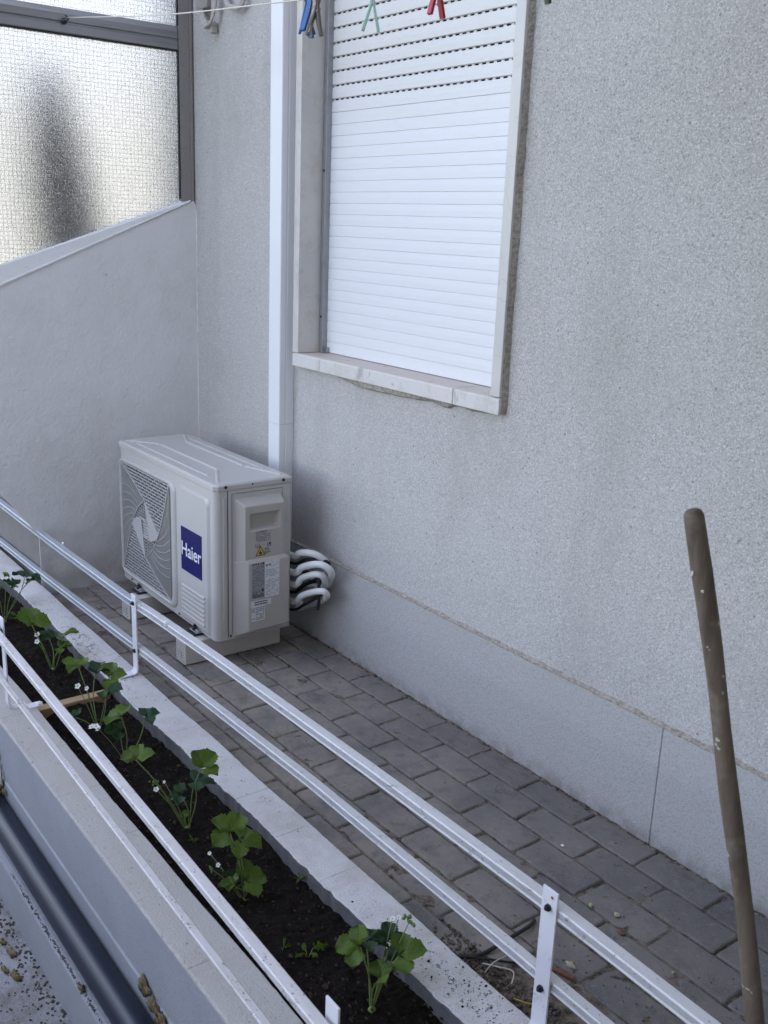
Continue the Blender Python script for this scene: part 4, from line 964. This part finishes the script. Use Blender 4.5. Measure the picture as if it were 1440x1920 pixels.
def post(x, y, ztop, bolts, parent, foot=-1, foot_len=.055, w=.034, slant=0.0, zb=KZ):
    s = MB(); t = .0042; path = [(y, ztop), (y+slant*.3, (ztop+zb)/2), (y+slant, zb+.018), (y+slant+foot*.004, zb+.007), (y+slant+foot*.014, zb+.0025), (y+slant+foot*foot_len, zb+.0022)]
    off = []
    for i, p in enumerate(path):
        a = path[max(i-1, 0)]; b = path[min(i+1, len(path)-1)]; d = Vector((b[0]-a[0], b[1]-a[1])).normalized(); off.append((p[0]+d.y*t/1, p[1]-d.x*t/1))
    v = []
    for p, q in zip(path, off):
        v += [(x-w/2, p[0], p[1]), (x+w/2, p[0], p[1]), (x+w/2, q[0], q[1]), (x-w/2, q[0], q[1])]
    fs = [(0,1,2,3), tuple(len(v)-4+i for i in (3,2,1,0))]
    for i in range(len(path)-1):
        for k in range(4): fs.append((i*4+k, i*4+(k+1) % 4, (i+1)*4+(k+1) % 4, (i+1)*4+k))
    s.add(v, fs); po = s.build('post', post_m, parent, .0009)
    for bz in bolts:
        fy = y+slant*(1-(bz-zb)/(ztop-zb))-.0045
        MB().tube([(x, fy+.003, bz), (x, fy-.0045, bz)], .0070, 6).tube([(x, fy-.0045, bz), (x, fy-.009, bz)], .0036, 8).build('bolt', bolt_m, po)
    return po
po = post(.950, -.7050, .3070, (.2790, .1170), rb_, -1, .062)
po = post(2.760, -.7050, .3440, (.3080, .1365), rb_, -1, .062, .036)
MB().tube([(2.766, -.7095, .3310), (2.766, -.7105, .3310)], .0028, 8).build('rust_spot', rust, po)
# paint spots and a clip left on the rails
q = MB().blob((1.178, -.7045, .289), .0105, (.9, .25, 1), 2, .2); q.build('paint_blob', post_m, rb_)
q = MB().blob(at(118, 1019, y=-.70), .008, (1, .5, .8), 2, .2); q.build('paint_blob', post_m, rb_)
rf = railing('railing', (1.8, -1.13, .037), 'low two-bar metal railing on the outer cream kerb above the pipe')
dr = lambda x: -.0215*(x-1.0)
mkrail([(-1.5, .30), (5, .30)], -1.2, 4.5, -1.1325, .0220, .0165, rail_old, rf, False, dr)
mkrail([(-1.5, .142), (5, .142)], -1.2, 4.5, -1.1265, .0170, .0085, rail_old, rf, False, lambda x: -.018*(x-1.0))
post(.975, -1.1170, .3260, (.285,), rf, 1, .05, .030)
po = post(2.752, -1.1600, .3300, (), rf, 1, .05, .034)
MB().box(.985, 1.016, -1.070, -1.028, KZ+.0005, KZ+.0045).blob((1.0, -1.035, KZ+.004), .013, (1.0, .9, .35), 4, .4).build('foot_pad', post_m, rf)

# ------------------------------------------------------------------ wooden tool handle
T = Vector((2.980, -.745, 1.086)); B = Vector((3.2000, -.6245, -.002)); ax_ = (T-B)
pts = []; rad = []
for i in range(30):
    t = i/29; p = B+ax_*t; p += CR*(.005*math.sin(t*3.1)+.0012*math.sin(t*17)); pts.append(p); rad.append(.0136+.0007*math.sin(t*23)+(.0008 if t > .93 else 0))
e_ = ax_.normalized()
for k, (d_, r_) in enumerate(((.004, .0130), (.008, .0108), (.0105, .0075), (.0118, .003))): pts.append(pts[29]+e_*d_); rad.append(r_)
wt = MB().tube(pts, rad, 20).build('tool_handle', stick_m)
for k, (u, v, r_, s_) in enumerate(((1315, 1108, .0052, (1, 1, .55)), (1325, 1086, .0036, (.8, 1, 1.9)), (1321, 1064, .0017, (1, 1, 1)), (1356, 1350, .0022, (1, 1, 1)), (1298, 1075, .0018, (1, 1, 2)))):
    c = at(u, v, 1.36+(v-968)/950*.14-.0128); MB().blob(c, r_, (s_[0], .35, s_[2]), k, .4).build('paint_fleck', cord_m, wt)
tag(wt, 'worn wooden tool handle with paint flecks standing upright and leaning on the railing', 'tool handle')

# ------------------------------------------------------------------ strawberry plants
def leaflet(mb, uvs, p, d, nrm, L, W, fold=.35, droop=.25, mi=0):
    d = d.normalized(); nrm = (nrm-d*nrm.dot(d)).normalized(); s = d.cross(nrm)
    rows = 15; vs = []; fs = []; uv = []
    for i in range(rows+1):
        t = i/rows; s_ = t**1.2; wv = W*.5*max(0, 1-abs(2*s_-1)**2.6)**.55*min(1, .12+t*3.0)
        if 0 < t < 1: wv = max(wv, W*.06)
        tooth = 0.06*L*(1 if i % 2 else -.3) if t > .22 else 0
        c = p+d*(L*t)-nrm*(droop*L*t*t)
        for j, a in enumerate((-1, -.5, 0, .5, 1)):
            k = abs(a); back = tooth*k*.5
            ww = wv*(1+(.09 if i % 2 else -.05)*(k == 1)*(t > .2))
            vs.append(c+s*(a*ww)+nrm*(fold*ww*k-.12*ww*k*k*2)+d*back+nrm*(.004*math.sin(6*t+a*3)))
            uv.append((.5+a*.5, t))
    for i in range(rows):
        for j in range(4): fs.append((i*5+j, i*5+j+1, (i+1)*5+j+1, (i+1)*5+j))
    mb.add(vs, fs, mi, True); uvs += uv
def build_leaf(name, mb, uvs, mat, parent):
    o = mb.build(name, mat, parent); me = o.data
    ul = me.uv_layers.new(name='UVMap')
    for lp_ in me.loops: ul.data[lp_.index].uv = uvs[lp_.vertex_index]
    return o
def flower(root, p, rad_, rn, nrm=None, opened=True):
    nrm = nrm or (Vector((rn.uniform(-.5,.5), -.3+rn.uniform(-.4,.4), 1))-CF*.8).normalized()
    a = nrm.orthogonal().normalized(); b = nrm.cross(a); mb = MB()
    for k in range(5):
        t = k*2*math.pi/5+rn.random()*.3; d = a*math.cos(t)+b*math.sin(t); s = nrm.cross(d)
        ring = []
        for q in range(9):
            w_ = q*2*math.pi/8; x_ = .55+.45*math.cos(w_); y_ = .42*math.sin(w_)
            ring.append(p+d*rad_*x_+s*rad_*y_+nrm*rad_*(.35*x_*x_ if opened else .9*x_))
        c = p+d*rad_*.55+nrm*rad_*.03
        mb.add([c]+ring[:8], [(0, i+1, (i+1) % 8+1) for i in range(8)], 0, True)
    o = mb.build('flower', petal_m, root)
    MB().blob(p+nrm*rad_*.12, rad_*.30, (1,1,.8), 3, .1, 0, 1).build('flower_centre', eye_m, o)
def plant(base_uv, leaves, flowers, label, seed, z0=-.012, buds=()):
    rn = random.Random(seed); base = at(*base_uv, z=-.006); base.z = z0; bd = depth(base)
    root = empty('strawberry_plant', base, label, 'strawberry plant', 'strawberry plants in the planter')
    for (u, v, ln, phi, dd, m_) in leaves:
        dep = bd+dd; p = at(u, v, dep); L = .92*ln*dep/FPX
        up = Vector((0,0,1)); toward = (CP-p).normalized()
        nrm = (up*1.0+toward*.30+Vector((rn.uniform(-.5,.5), rn.uniform(-.5,.5), 0))).normalized()
        scr_ = CR*math.cos(R_(phi))+CU*math.sin(R_(phi)); d0 = (scr_-nrm*scr_.dot(nrm)).normalized(); s0 = nrm.cross(d0)
        mb = MB(); uvs = []
        for k, (aa, sc_) in enumerate(((0, 1.0), (78, .92), (-78, .92))):
            d = d0*math.cos(R_(aa))+s0*math.sin(R_(aa))
            n2 = (nrm+d*rn.uniform(-.15,.25)).normalized()
            d = (d+nrm*rn.uniform(.15,.75)).normalized(); sc_ *= rn.uniform(.85, 1.08); leaflet(mb, uvs, p+d*L*.04, d, n2, L*sc_, L*sc_*.92, rn.uniform(.35,.85), rn.uniform(.10,.45))
        build_leaf('leaf', mb, uvs, leaf_a if m_ == 'a' else leaf_b, root)
        mid = base.lerp(p, .55)+Vector((rn.uniform(-.01,.01), rn.uniform(-.01,.01), .006)); b0 = base+Vector((rn.uniform(-.006,.006), rn.uniform(-.006,.006), 0))
        MB().tube(bez([b0, mid, p-Vector((0,0,.001))], 6), .0016, 6).build('stalk', stem_m, root)
    for (u, v, rp, dd) in flowers:
        dep = bd+dd; p = at(u, v, dep); flower(root, p, (.7 if rp > 7 else .8)*rp*dep/FPX, rn)
        MB().tube(bez([base, base.lerp(p, .5)+Vector((0,0,.008)), p], 6), .0011, 6).build('stalk', stem_m, root)
    for (u, v, rp, dd) in buds:
        dep = bd+dd; p = at(u, v, dep); q = MB()
        for k in range(9): q.blob(p+Vector((rn.gauss(0,1), rn.gauss(0,1), rn.gauss(0,1)))*rp*.5*dep/FPX, rp*.42*dep/FPX, (1,1,1.2), k, .4, 0, 1)
        q.build('bud', bud_m, root); MB().tube(bez([base, base.lerp(p, .5)+Vector((0,0,.01)), p], 6), .0012, 6).build('stalk', stem_m, root)
    MB().blob(base+Vector((0,0,.004)), .008, (1,1,1.1), seed, .4).build('crown', stem_m, root)
    return root
plant((8, 1165), [(47, 1082, 34, 80, 0, 'b'), (28, 1098, 26, 200, -.02, 'b'), (52, 1092, 15, 0, .0, 'b'), (-6, 1112, 34, 190, -.05, 'b')], [(12, 1084, 5, -.03)], 'strawberry plant at the far left end of the planter, cut by the picture edge', 1, buds=[(12, 1077, 6, -.02)])
plant((100, 1255), [(60, 1172, 42, 80, -.05, 'a'), (116, 1194, 30, 50, .0, 'a'), (93, 1198, 26, 150, .02, 'b'), (112, 1216, 26, 10, -.02, 'a')], [(70, 1190, 8, -.03), (70, 1203, 8, -.03)], 'strawberry plant with two white blooms, second from the far end', 2)
plant((183, 1368), [(148, 1252, 36, 150, -.03, 'a'), (178, 1262, 36, 70, .01, 'b'), (204, 1272, 36, 20, .0, 'a'), (196, 1296, 34, -10, -.03, 'b'), (143, 1345, 24, 160, -.04, 'b')], [(146, 1287, 9, -.04), (163, 1291, 6, -.03), (172, 1363, 9, -.06), (185, 1366, 9, -.05)], 'bushy strawberry plant standing over the wooden batten', 3)
plant((238, 1430), [(228, 1345, 46, 150, -.03, 'a'), (272, 1345, 32, 40, .0, 'b'), (226, 1372, 30, 200, -.02, 'b')], [(180, 1362, 9, -.05)], 'strawberry plant just beyond the batten with one broad pale leaf', 4)
plant((352, 1552), [(376, 1442, 42, 60, .0, 'a'), (366, 1470, 42, 10, .01, 'b'), (255, 1424, 38, 100, -.08, 'a'), (340, 1492, 28, 190, -.02, 'b'), (346, 1532, 16, 90, 0, 'a')], [(293, 1480, 8, -.04), (308, 1466, 4, -.03)], 'strawberry plant with a long outstretched leaf, fifth from the far end', 5, buds=[(290, 1466, 5, -.04)])
plant((457, 1688), [(432, 1563, 52, 130, -.02, 'a'), (447, 1574, 46, -10, .01, 'a'), (458, 1652, 48, 40, -.01, 'a'), (440, 1662, 34, 175, -.02, 'a'), (430, 1642, 14, 90, -.03, 'b')], [(409, 1622, 6, -.04), (393, 1600, 5, -.04)], 'strawberry plant with tall pale leaves, second from the near end', 6, buds=[(396, 1629, 5, -.04)])
plant((697, 1893), [(676, 1776, 52, 165, -.02, 'a'), (688, 1768, 46, 60, .02, 'b'), (728, 1768, 42, 80, .03, 'b'), (748, 1792, 50, 10, .0, 'a'), (712, 1836, 40, 40, -.02, 'a'), (745, 1805, 40, 60, .02, 'b')], [(736, 1722, 7, .03), (748, 1720, 6, .03)], 'largest strawberry plant, nearest to the viewer, with a cluster of buds', 7, buds=[(768, 1727, 9, .02)])
def seedling(u, v, label, seed, n=5, sz_=14):
    rn = random.Random(seed); b = at(u, v, z=-.006); b.z = -.010; bd = depth(b)
    root = empty('seedling', b, label, 'seedling', 'small seedlings in the soil')
    for k in range(n):
        a = k*2.4+rn.random(); d = Vector((math.cos(a), math.sin(a), 0)); L = sz_*bd/FPX*rn.uniform(.6, 1)
        p = b+d*L*.5+Vector((0,0,L*rn.uniform(.8, 1.8))); mb = MB(); uvs = []
        leaflet(mb, uvs, p, d+Vector((0,0,.3)), Vector((0,0,1))-CF*.4, L, L*.5, .2, .2)
        build_leaf('leaf', mb, uvs, leaf_a, root); MB().tube([b, b.lerp(p, .6)+Vector((0,0,.002)), p], .0009, 5).build('stalk', stem_m, root)
seedling(561, 1652, 'tiny seedling against the inner kerb face beyond the middle of the bed', 1, 5, 12)
seedling(532, 1780, 'tiny seedling close to the front railing near the big plant', 2, 4, 10)
seedling(577, 1797, 'taller seedling with one upright leaf near the big plant', 3, 4, 20)
seedling(597, 1782, 'branching seedling right of the taller one', 4, 5, 15)
seedling(362, 1580, 'tiny seedling in the soil below the plant with the outstretched leaf', 5, 4, 8)
seedling(365, 1634, 'tiny seedling beside the front railing in the middle of the bed', 6, 4, 7)
seedling(38, 1165, 'grey-green seedling clump behind the second strawberry plant', 7, 7, 16)

# ------------------------------------------------------------------ small things on the paving
cbk = MB().tube(bez([at(850, 1795, z=.0), at(900, 1790, z=.004), at(945, 1765, z=.012), at(990, 1738, z=.010), at(1002, 1725, z=.004)], 8), .0042, 8)
cbk.tube(bez([at(858, 1792, z=.0), at(900, 1796, z=.006), at(950, 1803, z=.004), at(985, 1806, z=-.004)], 6), .0022, 6)
cbk = cbk.build('black_cable', black); tag(cbk, 'black cable crossing the paving gap under the lower rail', 'cable', 'cables in the paving gap')
cbk = MB().tube(bez([at(905, 1806, z=.0), at(930, 1812, z=.012), at(962, 1822, z=.008), at(958, 1850, z=-.004)], 8), .0014, 6).tube(bez([at(908, 1825, z=-.004), at(925, 1805, z=.018), at(950, 1792, z=.004)], 6), .0012, 6)
cbk = cbk.build('white_tie', cord_m); tag(cbk, 'pale thin plastic tie ends sticking out of the bare gap', 'cable tie', 'cables in the paving gap')
cbk = MB().tube(bez([at(962, 1872, z=.0), at(985, 1880, z=.006), at(1015, 1890, z=.004), at(1022, 1925, z=.0)], 8), .0014, 6)
cbk = cbk.build('yellow_wire', Mat('wire_yellow', (.50, .36, .04), .5).m); tag(cbk, 'thin yellow wire by the foot of the near railing post', 'wire', 'cables in the paving gap')
gt = MB(); rn = random.Random(66)
for k in range(900):
    x = rn.uniform(2.38, 2.95); y = rn.uniform(-.69, -.60); z = -.006+rn.uniform(0, .006)
    gt.blob((x, y, z), rn.uniform(.0015, .006), (1,1,.7), k, .6, 0, 1)
gt = gt.build('loose_sand', sand); tag(gt, 'loose earth filling the gap where pavers are missing', 'loose earth', None, 'stuff')
gr_ = MB(); rn = random.Random(67)
for k in range(420):
    if rn.random() < .6: x, y = rn.gauss(2.75, .18), rn.gauss(-.47, .10)
    else: x, y = rn.uniform(1.0, 3.3), rn.uniform(-.64, -.03)
    if not (-.68 < y < -.02): continue
    gr_.blob((x, y, .0015), rn.uniform(.0006, .0022), (1.2,1,.7), k, .6, 0, 1)
gr_ = gr_.build('grit', sand); tag(gr_, 'fine grit scattered over the grey pavers', 'grit', None, 'stuff')
stone = Mat('pale_stone', (.40, .36, .25), .85).m; brown = Mat('brown_bark', (.17, .075, .04), .9).m
for k, (u, v, r_, s_, mt, lb_) in enumerate((
    (1108, 1697, .0055, (1,1,.8), stone, 'pale angular stone on a paver above the near post'),
    (1157, 1715, .006, (1.2,1,.7), stone, 'greyish stone right of the pale angular one'),
    (1071, 1810, .0075, (1.7,.9,.7), stone, 'oblong pale stone beside a brown bark strip'),
    (1262, 1824, .0035, (1,1,1), stone, 'small bright stone next to the upper rail'),
    (732, 1640, .0045, (1,1,1), Mat('tan_stone', (.36, .24, .14), .8).m, 'small tan stone in the joint beside the white kerb'),
    (1055, 1585, .0035, (1.4,1,.5), white, 'small white chip on a paver near the wall'),
    (1165, 1749, .006, (1.5,.8,.5), brown, 'reddish brown crumb in a paver joint'))):
    q = MB().blob(at(u, v, z=.003), r_, s_, k+20, .5).build('small_stone', mt); tag(q, lb_, 'stone', 'small stones on the paving')
q = MB().obox(at(1050, 1822, z=.0035), (.030, .010, 0), (-.0015, .004, 0), (0, 0, .0025)).build('bark_strip', brown, None, .001); tag(q, 'thin reddish brown bark strip on the paving right of the near post', 'bark strip')
